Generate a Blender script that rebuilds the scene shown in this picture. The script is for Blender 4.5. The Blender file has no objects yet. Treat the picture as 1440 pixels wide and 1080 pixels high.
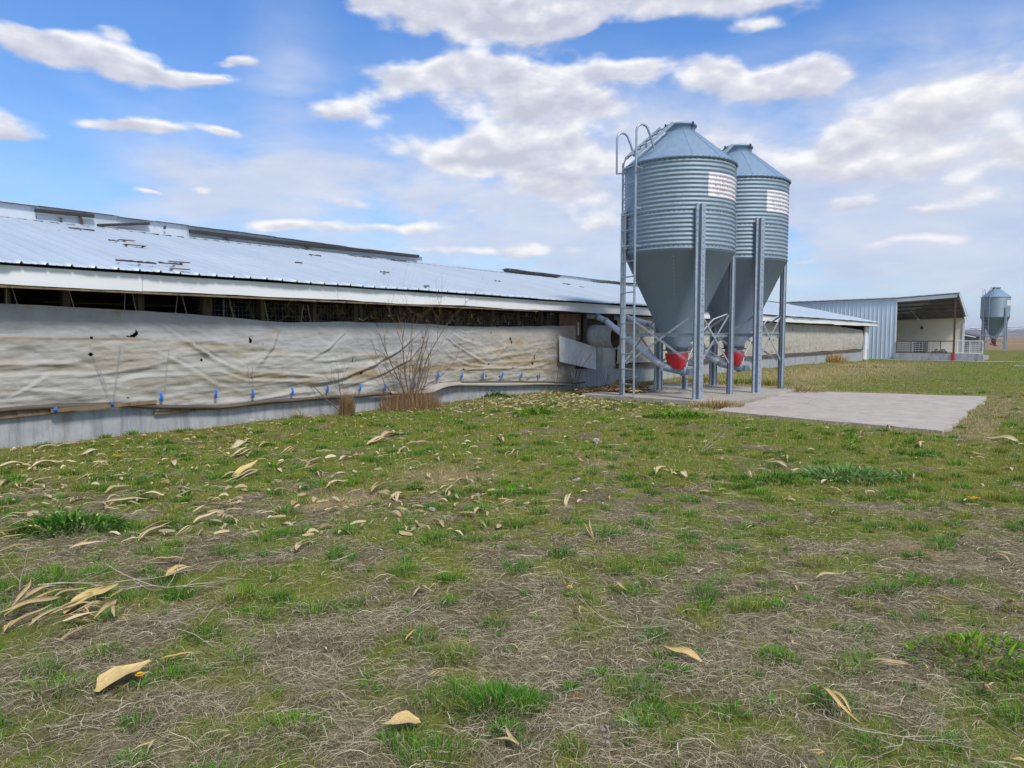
import bpy, math, random
import numpy as np
from mathutils import Vector, Matrix, noise as mnoise

random.seed(11)
RNG = np.random.default_rng(7)
SC = bpy.context.scene
COL = SC.collection
PI = math.pi

# ------------------------------------------------------------------ survey frame
# The yard was surveyed from one spot: F, PITCH and H describe the tripod, ray() turns a sighting
# into a direction, and the barn frame (t along the wall, o out from it, z up) is laid on the result.
F, PITCH, H = 1000.0, math.atan(0.068), 1.6
CP, SP = math.cos(PITCH), math.sin(PITCH)

def ray(px, py):
    u, v = px - 720.0, py - 540.0
    return (u, F * CP - v * SP, -v * CP - F * SP)

def ground(px, py, z=0.0):
    d = ray(px, py)
    k = (z - H) / d[2]
    return (d[0] * k, d[1] * k)

def img(x, y, z):
    z = z - H
    D = y * CP - z * SP
    U = y * SP + z * CP
    return 720 + F * x / D, 540 - F * U / D

_d = ray(1504, 472)
_n = math.hypot(_d[0], _d[1])
UX, UY = _d[0] / _n, _d[1] / _n
P0 = ground(0, 635)
BROT = math.atan2(UY, UX)

def W(t, o, z=0.0):
    return Vector((P0[0] + UX * t + UY * o, P0[1] + UY * t - UX * o, z))

def loc_to(x, y):
    x, y = x - P0[0], y - P0[1]
    return x * UX + y * UY, UY * x - UX * y

def at_o(px, py, o):
    d = ray(px, py)
    a = UY * d[0] - UX * d[1]
    b = UY * P0[0] - UX * P0[1]
    k = (o + b) / a
    return (d[0] * k - P0[0]) * UX + (d[1] * k - P0[1]) * UY, H + d[2] * k

# ------------------------------------------------------------------ numpy noise
def _hash(ix, iy, seed):
    h = (ix.astype(np.int64) * 374761393 + iy.astype(np.int64) * 668265263 + seed * 974711) & 0xFFFFFFFF
    h = ((h ^ (h >> 13)) * 1274126177) & 0xFFFFFFFF
    h = h ^ (h >> 16)
    return (h & 0xFFFFFF) / float(0xFFFFFF)

def vnoise(x, y, seed=0):
    x = np.asarray(x, float); y = np.asarray(y, float)
    ix, iy = np.floor(x), np.floor(y)
    fx, fy = x - ix, y - iy
    fx, fy = fx * fx * (3 - 2 * fx), fy * fy * (3 - 2 * fy)
    a, b = _hash(ix, iy, seed), _hash(ix + 1, iy, seed)
    c, d = _hash(ix, iy + 1, seed), _hash(ix + 1, iy + 1, seed)
    return (a * (1 - fx) + b * fx) * (1 - fy) + (c * (1 - fx) + d * fx) * fy

def fbm(x, y, seed=0, octs=4):
    s, a, tot = 0, 1.0, 0
    for i in range(octs):
        s = s + a * vnoise(np.asarray(x) * 2 ** i, np.asarray(y) * 2 ** i, seed + i * 17)
        tot += a; a *= 0.5
    return s / tot

def sstep(a, b, x):
    t = np.clip((np.asarray(x, float) - a) / (b - a), 0, 1)
    return t * t * (3 - 2 * t)

# ------------------------------------------------------------------ objects
def tag(o, label=None, cat=None, group=None, kind=None):
    if label: o['label'] = label
    if cat: o['category'] = cat
    if group: o['group'] = group
    if kind: o['kind'] = kind
    return o

def empty(name, loc, rz=0.0, **k):
    o = bpy.data.objects.new(name, None)
    COL.objects.link(o)
    o.location = loc
    o.rotation_euler = (0, 0, rz)
    o.empty_display_size = 0.2
    return tag(o, **k)

def copy_tree(o, parent=None):
    c = o.copy()
    COL.objects.link(c)
    if parent: c.parent = parent
    for ch in [x for x in bpy.data.objects if x.parent == o]:
        copy_tree(ch, c)
    return c

class MB:
    """collects shapes for ONE mesh object"""
    def __init__(s): s.v, s.f, s.sm = [], [], []
    def add(s, vs, fs, smooth=False):
        b = len(s.v)
        s.v += [tuple(v) for v in vs]
        s.f += [tuple(i + b for i in f) for f in fs]
        s.sm += [smooth] * len(fs)
        return s
    def box(s, x0, x1, y0, y1, z0, z1, M=None):
        vs = [Vector((x, y, z)) for z in (z0, z1) for y in (y0, y1) for x in (x0, x1)]
        if M: vs = [M @ v for v in vs]
        return s.add(vs, [(0, 2, 3, 1), (4, 5, 7, 6), (0, 1, 5, 4), (2, 6, 7, 3), (0, 4, 6, 2), (1, 3, 7, 5)])
    def bar(s, a, b, w, h, up=(0, 0, 1)):
        a, b = Vector(a), Vector(b)
        d = (b - a); L = d.length
        d.normalize()
        x = d.cross(Vector(up))
        if x.length < 1e-4: x = d.cross(Vector((1, 0, 0)))
        x.normalize(); y = x.cross(d)
        M = Matrix((x, d, y)).transposed().to_4x4(); M.translation = a
        return s.box(-w / 2, w / 2, 0, L, -h / 2, h / 2, M)
    def tube(s, pts, r, n=8, cap=True, smooth=True):
        pts = [Vector(p) for p in pts]
        rr = r if isinstance(r, (list, tuple)) else [r] * len(pts)
        vs, fs = [], []
        prev = None
        for i, p in enumerate(pts):
            d = (pts[min(i + 1, len(pts) - 1)] - pts[max(i - 1, 0)]).normalized()
            if prev is None:
                x = d.orthogonal().normalized()
            else:
                x = (prev - d * prev.dot(d))
                x = x.normalized() if x.length > 1e-5 else d.orthogonal().normalized()
            prev = x
            y = d.cross(x)
            for k in range(n):
                a = 2 * PI * k / n
                vs.append(p + (x * math.cos(a) + y * math.sin(a)) * rr[i])
        for i in range(len(pts) - 1):
            for k in range(n):
                fs.append((i * n + k, i * n + (k + 1) % n, (i + 1) * n + (k + 1) % n, (i + 1) * n + k))
        s.add(vs, fs, smooth)
        if cap:
            s.add(vs[:n], [tuple(range(n - 1, -1, -1))]); s.add(vs[-n:], [tuple(range(n))])
        return s
    def lathe(s, prof, n=64, a0=0.0, a1=2 * PI, smooth=True):
        full = abs(a1 - a0 - 2 * PI) < 1e-6
        m = n if full else n + 1
        vs, fs = [], []
        for r, z in prof:
            for k in range(m):
                a = a0 + (a1 - a0) * k / n
                vs.append((r * math.cos(a), r * math.sin(a), z))
        for i in range(len(prof) - 1):
            for k in range(n):
                k2 = (k + 1) % m
                fs.append((i * m + k, i * m + k2, (i + 1) * m + k2, (i + 1) * m + k))
        return s.add(vs, fs, smooth)
    def grid(s, P, smooth=True):
        """P: list of rows of points"""
        h, w = len(P), len(P[0])
        return s.add([p for r in P for p in r],
                     [(i * w + j, i * w + j + 1, (i + 1) * w + j + 1, (i + 1) * w + j) for i in range(h - 1) for j in range(w - 1)], smooth)
    def prism(s, poly, z0, z1, M=None):
        n = len(poly)
        vs = [Vector((x, y, z0)) for x, y in poly] + [Vector((x, y, z1)) for x, y in poly]
        if M: vs = [M @ v for v in vs]
        fs = [(i, (i + 1) % n, n + (i + 1) % n, n + i) for i in range(n)]
        fs += [tuple(range(n - 1, -1, -1)), tuple(range(n, 2 * n))]
        return s.add(vs, fs)
    def build(s, name, mat, parent=None, bevel=0.0, **k):
        me = bpy.data.meshes.new(name)
        me.from_pydata(s.v, [], s.f)
        me.polygons.foreach_set('use_smooth', s.sm)
        me.update()
        return link(name, me, mat, parent, bevel, **k)

def link(name, me, mat, parent=None, bevel=0.0, **k):
    o = bpy.data.objects.new(name, me)
    COL.objects.link(o)
    for m in (mat if isinstance(mat, (list, tuple)) else [mat]):
        me.materials.append(m)
    if parent: o.parent = parent
    if bevel:
        b = o.modifiers.new('bevel', 'BEVEL'); b.width = bevel; b.segments = 2; b.limit_method = 'ANGLE'
    return tag(o, **k)

def big_mesh(name, verts, quads=None, tris=None, color=None, smooth=False):
    me = bpy.data.meshes.new(name)
    nv = len(verts)
    loops, starts, tot = [], [], 0
    parts = []
    if quads is not None and len(quads): parts.append((np.asarray(quads), 4))
    if tris is not None and len(tris): parts.append((np.asarray(tris), 3))
    li = np.concatenate([p.ravel() for p, _ in parts]).astype(np.int32)
    st, c = [], 0
    for p, k in parts:
        st.append(c + np.arange(len(p)) * k); c += len(p) * k
    st = np.concatenate(st).astype(np.int32)
    me.vertices.add(nv); me.loops.add(len(li)); me.polygons.add(len(st))
    me.vertices.foreach_set('co', np.ascontiguousarray(verts, dtype=np.float32).ravel())
    me.loops.foreach_set('vertex_index', li)
    me.polygons.foreach_set('loop_start', st)
    if smooth: me.polygons.foreach_set('use_smooth', np.ones(len(st), dtype=bool))
    me.update(calc_edges=True)
    if color is not None:
        a = me.attributes.new('col', 'FLOAT_COLOR', 'POINT')
        c4 = np.ones((nv, 4), dtype=np.float32); c4[:, :3] = color
        a.data.foreach_set('color', c4.ravel())
    return me

# ------------------------------------------------------------------ materials
def nd(nt, typ, inp=None, **props):
    n = nt.nodes.new(typ)
    for k, v in props.items(): setattr(n, k, v)
    for k, v in (inp or {}).items():
        s = n.inputs[k]
        if isinstance(v, bpy.types.NodeSocket): nt.links.new(v, s)
        else: s.default_value = v
    return n

def ramp(nt, fac, stops):
    n = nt.nodes.new('ShaderNodeValToRGB')
    nt.links.new(fac, n.inputs[0])
    e = n.color_ramp.elements
    while len(e) < len(stops): e.new(0.5)
    for i, (p, c) in enumerate(stops):
        e[i].position = p
        e[i].color = tuple(c) + (1,) if len(c) == 3 else c
    return n.outputs[0]

def noise(nt, vec, scale, detail=4, rough=0.55, dist=0.0):
    return nd(nt, 'ShaderNodeTexNoise', {'Vector': vec, 'Scale': scale, 'Detail': detail, 'Roughness': rough, 'Distortion': dist}).outputs['Fac']

def coords(nt, scale=(1, 1, 1), which='Object'):
    t = nd(nt, 'ShaderNodeTexCoord')
    return nd(nt, 'ShaderNodeMapping', {'Vector': t.outputs[which], 'Scale': scale}).outputs[0]

def mixc(nt, fac, a, b, blend='MIX'):
    n = nd(nt, 'ShaderNodeMix', data_type='RGBA', blend_type=blend)
    for idx, v in ((0, fac), (6, a), (7, b)):
        s = n.inputs[idx]
        if isinstance(v, bpy.types.NodeSocket): nt.links.new(v, s)
        elif idx == 0: s.default_value = v
        else: s.default_value = tuple(v) + (1,) if len(v) == 3 else v
    return n.outputs[2]

def math_(nt, op, a, b=0.0, clamp=False):
    n = nd(nt, 'ShaderNodeMath', operation=op, use_clamp=clamp)
    for i, v in enumerate((a, b)):
        if isinstance(v, bpy.types.NodeSocket): nt.links.new(v, n.inputs[i])
        else: n.inputs[i].default_value = v
    return n.outputs[0]

def new_mat(name):
    m = bpy.data.materials.new(name)
    m.use_nodes = True
    nt = m.node_tree
    return m, nt, nt.nodes['Principled BSDF']

def simple(name, c1, c2=None, rough=0.6, metal=0.0, scale=(6, 6, 6), ns=1.0, detail=5, bump=0.0, bscale=20, dirt=None, dirt_at=(0.58, 0.72), dscale=1.2, spec=0.5, rvar=0.12):
    """two-tone noise surface with optional dirt patches and bump"""
    m, nt, p = new_mat(name)
    c2 = c2 or tuple(x * 0.78 for x in c1)
    v = coords(nt, scale)
    f = noise(nt, v, ns, detail, 0.62)
    col = ramp(nt, f, [(0.3, c2), (0.7, c1)])
    if dirt:
        d = noise(nt, v, dscale, 7, 0.7, 0.4)
        col = mixc(nt, ramp(nt, d, [(dirt_at[0], (0, 0, 0)), (dirt_at[1], (1, 1, 1))]), col, dirt)
    nt.links.new(col, p.inputs['Base Color'])
    r = math_(nt, 'ADD', rough - rvar / 2, math_(nt, 'MULTIPLY', f, rvar))
    nt.links.new(r, p.inputs['Roughness'])
    p.inputs['Metallic'].default_value = metal
    p.inputs['Specular IOR Level'].default_value = spec
    if bump:
        b = nd(nt, 'ShaderNodeBump', {'Height': noise(nt, v, bscale, 6, 0.65), 'Strength': 0.6, 'Distance': bump})
        nt.links.new(b.outputs[0], p.inputs['Normal'])
    return m

def mat_attr(name, rough=0.75, transl=0.35, spec=0.25):
    m, nt, p = new_mat(name)
    a = nd(nt, 'ShaderNodeAttribute', attribute_name='col').outputs['Color']
    nt.links.new(a, p.inputs['Base Color'])
    p.inputs['Roughness'].default_value = rough
    p.inputs['Specular IOR Level'].default_value = spec
    if transl:
        t = nd(nt, 'ShaderNodeBsdfTranslucent', {'Color': a})
        mx = nd(nt, 'ShaderNodeMixShader', {'Fac': transl})
        nt.links.new(p.outputs[0], mx.inputs[1]); nt.links.new(t.outputs[0], mx.inputs[2])
        nt.links.new(mx.outputs[0], nt.nodes['Material Output'].inputs['Surface'])
    return m

def galv(name, base, rough=0.42, metal=0.55, streak=0.25, spangle=24, stain=None):
    m, nt, p = new_mat(name)
    v = coords(nt)
    vor = nd(nt, 'ShaderNodeTexVoronoi', {'Vector': v, 'Scale': spangle}).outputs['Color']
    sp = nd(nt, 'ShaderNodeSeparateColor', {'Color': vor}).outputs[0]
    big = noise(nt, v, 1.3, 6, 0.65)
    st = noise(nt, coords(nt, (7, 7, 0.35)), 1.6, 5, 0.6)
    f = math_(nt, 'ADD', math_(nt, 'MULTIPLY', sp, 0.25), math_(nt, 'ADD', math_(nt, 'MULTIPLY', big, 0.45), math_(nt, 'MULTIPLY', st, 0.3)))
    lo = tuple(x * (1 - streak) for x in base); hi = tuple(min(1, x * (1 + streak * 0.7)) for x in base)
    col = ramp(nt, f, [(0.28, lo), (0.72, hi)])
    if stain:
        d = noise(nt, coords(nt, (3, 3, 0.5)), 2.2, 7, 0.7)
        col = mixc(nt, ramp(nt, d, [(0.6, (0, 0, 0)), (0.74, (0.7, 0.7, 0.7))]), col, stain)
    nt.links.new(col, p.inputs['Base Color'])
    nt.links.new(math_(nt, 'ADD', rough - 0.1, math_(nt, 'MULTIPLY', f, 0.25)), p.inputs['Roughness'])
    p.inputs['Metallic'].default_value = metal
    return m

def concrete(name, base, stain=(0.22, 0.17, 0.11), vertical=True, bump=0.004, lo=0.0):
    m, nt, p = new_mat(name)
    v = coords(nt)
    f = noise(nt, v, 3.0, 8, 0.65)
    fine = noise(nt, v, 55, 4, 0.6)
    col = ramp(nt, math_(nt, 'ADD', math_(nt, 'MULTIPLY', f, 0.7), math_(nt, 'MULTIPLY', fine, 0.3)),
               [(0.3, tuple(x * 0.72 for x in base)), (0.55, base), (0.75, tuple(min(1, x * 1.2) for x in base))])
    if vertical:
        s = noise(nt, coords(nt, (5.0, 5.0, 0.5)), 1.4, 6, 0.7)
        col = mixc(nt, ramp(nt, s, [(0.46, (0, 0, 0)), (0.66, (0.75, 0.75, 0.75))]), col, tuple(x * 0.5 for x in base))
        s2 = noise(nt, coords(nt, (1.3, 1.3, 0.5)), 1.5, 6, 0.72)
        col = mixc(nt, ramp(nt, s2, [(0.56, (0, 0, 0)), (0.7, (0.5, 0.5, 0.5))]), col, stain)
    else:
        s = noise(nt, v, 0.7, 7, 0.7, 0.3)
        col = mixc(nt, ramp(nt, s, [(0.5, (0, 0, 0)), (0.68, (0.4, 0.4, 0.4))]), col, tuple(x * 0.62 for x in base))
        cr = nd(nt, 'ShaderNodeTexVoronoi', {'Vector': nd(nt, 'ShaderNodeVectorMath', {0: v, 1: nd(nt, 'ShaderNodeTexNoise', {'Vector': v, 'Scale': 1.5}).outputs['Color']}, operation='ADD').outputs[0], 'Scale': 0.16}, feature='DISTANCE_TO_EDGE').outputs['Distance']
        col = mixc(nt, ramp(nt, cr, [(0.0, (0.35, 0.35, 0.35)), (0.004, (0, 0, 0))]), col, tuple(x * 0.3 for x in base))
    nt.links.new(col, p.inputs['Base Color'])
    p.inputs['Roughness'].default_value = 0.9
    p.inputs['Specular IOR Level'].default_value = 0.2
    b = nd(nt, 'ShaderNodeBump', {'Height': math_(nt, 'ADD', f, math_(nt, 'MULTIPLY', fine, 0.4)), 'Strength': 0.7, 'Distance': bump})
    nt.links.new(b.outputs[0], p.inputs['Normal'])
    return m

M = {}
M['shell'] = galv('galvanised_corrugated', (0.265, 0.34, 0.40), 0.52, 0.25, 0.16, 14)
M['cone'] = galv('galvanised_roof_sheet', (0.235, 0.33, 0.43), 0.5, 0.3, 0.12, 14)
M['hopper'] = galv('weathered_shaded_hopper_sheet', (0.215, 0.275, 0.345), 0.6, 0.2, 0.12, 60)  # aged galvanised sheet; its downward-facing shade is put into the darker colour
M['leg'] = galv('galvanised_leg', (0.37, 0.42, 0.475), 0.42, 0.5, 0.2, 18)
M['rod'] = galv('galvanised_rod', (0.42, 0.45, 0.48), 0.5, 0.5, 0.3, 18)
M['dark_metal'] = simple('dark_metal', (0.05, 0.05, 0.055), rough=0.6, metal=0.3)
M['white_sign'] = simple('white_painted_sign', (0.78, 0.76, 0.78), (0.68, 0.66, 0.68), rough=0.5, scale=(4, 4, 4))
M['sign_red'] = simple('faded_red_lettering', (0.42, 0.16, 0.18), (0.6, 0.35, 0.36), rough=0.6)
M['sign_dark'] = simple('faded_dark_lettering', (0.22, 0.22, 0.26), (0.42, 0.42, 0.46), rough=0.6)
M['red'] = simple('red_plastic', (0.62, 0.02, 0.035), (0.45, 0.015, 0.025), rough=0.4, scale=(8, 8, 8))
M['pvc'] = simple('pale_auger_tube', (0.62, 0.66, 0.74), (0.5, 0.54, 0.62), rough=0.4, scale=(3, 3, 3), dirt=(0.3, 0.28, 0.25), dirt_at=(0.6, 0.8))
M['fascia'] = simple('white_fascia', (0.84, 0.84, 0.83), (0.74, 0.74, 0.73), rough=0.5, scale=(0.8, 3, 6), dirt=(0.33, 0.25, 0.17), dirt_at=(0.64, 0.8), dscale=2.5)
M['white_panel'] = simple('white_board', (0.86, 0.855, 0.85), (0.66, 0.66, 0.67), rough=0.55, scale=(3, 3, 3), dirt=(0.42, 0.38, 0.33), dirt_at=(0.58, 0.78), dscale=1.6)
M['vent'] = simple('aged_vent_board', (0.60, 0.64, 0.68), (0.48, 0.52, 0.56), rough=0.6, scale=(1.5, 3, 3), dirt=(0.30, 0.27, 0.23), dirt_at=(0.6, 0.78), dscale=2)
M['barrel'] = simple('white_fan_cone', (0.66, 0.65, 0.62), (0.5, 0.48, 0.45), rough=0.5, scale=(3, 3, 3), dirt=(0.25, 0.2, 0.15), dirt_at=(0.54, 0.72), dscale=1.8)
M['barrel_in'] = simple('dirty_fan_inside', (0.16, 0.10, 0.055), (0.08, 0.05, 0.03), rough=0.9, scale=(9, 9, 9))
M['wood'] = simple('weathered_timber', (0.16, 0.125, 0.09), (0.08, 0.062, 0.045), rough=0.9, scale=(1.2, 14, 14), ns=1.5, bump=0.004)
M['stud'] = simple('old_stud_timber', (0.12, 0.092, 0.062), (0.06, 0.047, 0.032), rough=0.9, scale=(12, 12, 1.5), ns=1.5, bump=0.003)
M['ply'] = simple('stained_plywood', (0.30, 0.20, 0.10), (0.15, 0.10, 0.055), rough=0.85, scale=(4, 4, 1.2), ns=1.6, dirt=(0.06, 0.045, 0.03), dirt_at=(0.5, 0.68))
M['dark_board'] = simple('blackened_ridge_board', (0.05, 0.047, 0.044), (0.022, 0.02, 0.02), rough=0.85, scale=(2, 10, 10), ns=1.5, bump=0.004)
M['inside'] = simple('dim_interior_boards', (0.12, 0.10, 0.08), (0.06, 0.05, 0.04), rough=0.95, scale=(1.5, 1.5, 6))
M['tape'] = simple('blue_strap', (0.02, 0.17, 0.62), (0.015, 0.11, 0.42), rough=0.5, scale=(20, 20, 20))
M['cord'] = simple('pale_cord', (0.45, 0.43, 0.38), (0.3, 0.28, 0.25), rough=0.9, scale=(20, 20, 20))
M['concrete_wall'] = concrete('weathered_concrete_wall', (0.40, 0.41, 0.41))
M['concrete_slab'] = concrete('broomed_concrete_slab', (0.46, 0.405, 0.34), vertical=False)
M['concrete_pad'] = concrete('stained_concrete_pad', (0.40, 0.36, 0.30), vertical=False)
M['bark'] = simple('dry_bark', (0.20, 0.135, 0.09), (0.11, 0.075, 0.05), rough=0.95, scale=(20, 20, 20))
M['flap'] = simple('grubby_curtain_edge', (0.46, 0.43, 0.37), (0.33, 0.29, 0.22), rough=0.8, scale=(2, 4, 8))
M['brush'] = simple('dry_brown_brush', (0.30, 0.215, 0.125), (0.13, 0.085, 0.05), rough=0.95, scale=(6, 6, 6))
M['twig'] = simple('bleached_twig', (0.52, 0.45, 0.33), (0.36, 0.30, 0.21), rough=0.9, scale=(15, 15, 15))
M['blade'] = mat_attr('grass_blades', 0.9, 0.35, 0.06)
M['straw'] = mat_attr('dead_straw', 0.95, 0.12, 0.05)
M['husk'] = simple('dry_corn_husk', (0.60, 0.46, 0.25), (0.36, 0.26, 0.125), rough=0.7, scale=(2.2, 34, 34), ns=1.5, bump=0.006, bscale=1.2, spec=0.3)
M['husk_pale'] = simple('bleached_corn_husk', (0.66, 0.54, 0.33), (0.46, 0.35, 0.19), rough=0.7, scale=(2.2, 34, 34), ns=1.5, bump=0.006, bscale=1.2, spec=0.3)
M['husk_gold'] = simple('golden_corn_husk', (0.72, 0.53, 0.23), (0.46, 0.31, 0.11), rough=0.65, scale=(2.2, 34, 34), ns=1.5, bump=0.006, bscale=1.2, spec=0.3)
M['stone'] = simple('pale_pebble', (0.38, 0.355, 0.31), (0.24, 0.22, 0.19), rough=0.9, scale=(20, 20, 20), bump=0.003)
M['yellow'] = simple('dandelion_petals', (0.80, 0.52, 0.01), (0.68, 0.40, 0.01), rough=0.7, scale=(60, 60, 60))
M['siding'] = simple('pale_blue_metal_siding', (0.60, 0.69, 0.78), (0.52, 0.61, 0.70), rough=0.45, metal=0.1, scale=(3, 3, 0.4), dirt=(0.40, 0.36, 0.3), dirt_at=(0.66, 0.82), dscale=2)
M['shed_trim'] = simple('white_shed_trim', (0.76, 0.77, 0.79), (0.66, 0.67, 0.69), rough=0.5, scale=(2, 2, 2))
M['shed_top'] = simple('grey_roof_edge', (0.42, 0.44, 0.48), rough=0.45, metal=0.4, scale=(2, 2, 2))
M['cream'] = simple('cream_liner_wall', (0.78, 0.71, 0.55), (0.66, 0.60, 0.46), rough=0.7, scale=(0.8, 0.8, 1.5), dirt=(0.28, 0.23, 0.16), dirt_at=(0.62, 0.8), dscale=2)
M['purlin'] = simple('brown_purlin_roof', (0.15, 0.135, 0.11), (0.09, 0.08, 0.065), rough=0.8, scale=(2, 2, 2))
M['rust_post'] = simple('dark_red_oxide_post', (0.10, 0.05, 0.045), (0.06, 0.035, 0.03), rough=0.8, scale=(5, 5, 5))
M['gate_white'] = simple('white_gate_tube', (0.75, 0.74, 0.72), (0.58, 0.56, 0.54), rough=0.5, scale=(5, 5, 5))
M['gate_dark'] = simple('dark_gate_tube', (0.07, 0.055, 0.05), (0.12, 0.10, 0.09), rough=0.7, scale=(5, 5, 5))
M['barn_far_roof'] = simple('dull_far_roof', (0.12, 0.125, 0.14), rough=0.7, scale=(1, 1, 1))
M['grey_board'] = simple('grey_weathered_siding', (0.24, 0.235, 0.23), (0.16, 0.155, 0.15), rough=0.9, scale=(6, 6, 0.6))
M['rubber'] = simple('black_rubber', (0.02, 0.02, 0.022), rough=0.85)

def roof_mat():
    m, nt, p = new_mat('aged_white_roof_sheet')
    v = coords(nt)
    f = noise(nt, coords(nt, (1.6, 0.35, 1)), 1.0, 6, 0.6)
    col = ramp(nt, f, [(0.3, (0.45, 0.525, 0.59)), (0.7, (0.53, 0.60, 0.66))])
    # each sheet weathers a little differently
    sx = nd(nt, 'ShaderNodeSeparateXYZ', {'Vector': v}).outputs[0]
    sh = nd(nt, 'ShaderNodeTexWhiteNoise', {'W': math_(nt, 'FLOOR', math_(nt, 'MULTIPLY', sx, 1 / 0.915))}, noise_dimensions='1D').outputs['Value']
    col = mixc(nt, math_(nt, 'MULTIPLY', sh, 0.22), col, (0.37, 0.43, 0.50))
    # darker line painted along each rib, standing in for the rib's shading
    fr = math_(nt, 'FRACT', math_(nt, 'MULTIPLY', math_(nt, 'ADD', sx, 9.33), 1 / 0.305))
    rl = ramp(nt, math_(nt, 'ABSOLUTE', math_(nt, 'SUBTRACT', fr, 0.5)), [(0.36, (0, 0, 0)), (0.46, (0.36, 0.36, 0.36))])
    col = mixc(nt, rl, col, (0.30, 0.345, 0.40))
    st = noise(nt, coords(nt, (9, 0.5, 0.5)), 1.0, 6, 0.7)
    col = mixc(nt, ramp(nt, st, [(0.56, (0, 0, 0)), (0.76, (0.45, 0.45, 0.45))]), col, (0.42, 0.42, 0.42))
    sp = noise(nt, coords(nt, (2.2, 3.5, 1)), 2.6, 3, 0.6)
    col = mixc(nt, ramp(nt, sp, [(0.735, (0, 0, 0)), (0.76, (1, 1, 1))]), col, (0.10, 0.075, 0.055))
    ru = noise(nt, coords(nt, (1.0, 0.6, 1)), 1.1, 8, 0.75)
    col = mixc(nt, ramp(nt, ru, [(0.63, (0, 0, 0)), (0.76, (0.55, 0.55, 0.55))]), col, (0.36, 0.27, 0.19))
    nt.links.new(col, p.inputs['Base Color'])
    p.inputs['Metallic'].default_value = 0.15
    nt.links.new(math_(nt, 'ADD', 0.3, math_(nt, 'MULTIPLY', st, 0.25)), p.inputs['Roughness'])
    return m
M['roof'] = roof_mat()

def curtain_mat():
    m, nt, p = new_mat('dirty_woven_curtain')
    a = nd(nt, 'ShaderNodeAttribute', attribute_name='col').outputs['Color']
    v = coords(nt, (1, 1, 1))
    f = noise(nt, v, 2.5, 8, 0.7)
    w = noise(nt, coords(nt, (40, 40, 40)), 3, 3, 0.5)
    col = mixc(nt, 1.0, a, ramp(nt, math_(nt, 'ADD', math_(nt, 'MULTIPLY', f, 0.75), math_(nt, 'MULTIPLY', w, 0.25)), [(0.3, (0.72, 0.69, 0.64)), (0.7, (1.0, 1.0, 1.0))]), 'MULTIPLY')
    d = noise(nt, coords(nt, (0.8, 1, 3.5)), 2.0, 8, 0.75)
    col = mixc(nt, ramp(nt, d, [(0.57, (0, 0, 0)), (0.75, (0.55, 0.55, 0.55))]), col, (0.29, 0.225, 0.14))
    nt.links.new(col, p.inputs['Base Color'])
    p.inputs['Roughness'].default_value = 0.75
    p.inputs['Specular IOR Level'].default_value = 0.25
    hgt = math_(nt, 'ADD', noise(nt, coords(nt, (1.2, 1, 5)), 3.0, 6, 0.6), math_(nt, 'MULTIPLY', noise(nt, coords(nt, (1, 1, 1)), 9.0, 5, 0.6), 0.35))
    b = nd(nt, 'ShaderNodeBump', {'Height': hgt, 'Strength': 0.5, 'Distance': 0.03})
    nt.links.new(b.outputs[0], p.inputs['Normal'])
    return m
M['curtain'] = curtain_mat()

# ------------------------------------------------------------------ ground
def in_rect(t, o, t0, t1, o0, o1, m=0.0):
    return (t > t0 - m) & (t < t1 + m) & (o > o0 - m) & (o < o1 + m)

SLAB = [loc_to(*ground(*q, 0.02)) for q in ((1004, 577), (1330, 606.5), (1388, 557.5), (1122, 549.5))]
PAD = (12.25, 17.42, 1.7, 5.56)

def slab_mask(x, y, m=0.0):
    t = (x - P0[0]) * UX + (y - P0[1]) * UY
    o = UY * (x - P0[0]) - UX * (y - P0[1])
    r = np.ones_like(t, dtype=bool)
    q = SLAB
    s = 0
    for i in range(4):
        (a, b), (c, d) = q[i], q[(i + 1) % 4]
        L = math.hypot(c - a, d - b)
        cr = ((c - a) * (o - b) - (d - b) * (t - a)) / L
        # orientation of SLAB in (t,o): determined once below
        r &= (cr * ORI > -m)
    return r
_area = sum(SLAB[i][0] * SLAB[(i + 1) % 4][1] - SLAB[(i + 1) % 4][0] * SLAB[i][1] for i in range(4))
ORI = 1 if _area > 0 else -1

def gz(x, y):
    x = np.asarray(x, float); y = np.asarray(y, float)
    t = (x - P0[0]) * UX + (y - P0[1]) * UY
    o = UY * (x - P0[0]) - UX * (y - P0[1])
    z = (fbm(x * 0.55, y * 0.55, 3, 3) - 0.5) * 0.09 + (fbm(x * 3.1, y * 3.1, 8, 3) - 0.5) * 0.035
    z = z * (1 - 0.7 * sstep(25, 60, y))
    z = np.where(slab_mask(x, y, 0.25), z * 0.15 - 0.035, z)
    z = np.where(in_rect(t, o, PAD[0], PAD[1], PAD[2], PAD[3], 0.1), z * 0.3 - 0.02, z)
    z = z + 0.05 * np.exp(-((o - 0.25) / 0.4) ** 2) * (t < 60)
    z = z - 0.22 * sstep(36, 55, t) * (o > -40)
    return z

_GR_Y = [600, 640, 680, 720, 780, 840, 900, 960, 1020, 1080]
_GR = np.array([
    [.85, .80, .80, .70, .50, .60, .70, .60, .60],
    [.75, .70, .62, .78, .68, .70, .66, .80, .80],
    [.42, .52, .50, .50, .66, .64, .62, .60, .52],
    [.45, .34, .34, .46, .58, .52, .45, .45, .55],
    [.50, .42, .50, .50, .46, .46, .45, .40, .45],
    [.42, .38, .55, .48, .42, .46, .45, .40, .46],
    [.45, .36, .33, .33, .38, .42, .42, .45, .50],
    [.42, .33, .32, .28, .34, .37, .37, .37, .60],
    [.38, .32, .32, .33, .33, .33, .42, .46, .66],
    [.42, .38, .38, .38, .38, .38, .46, .50, .66]])

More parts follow.
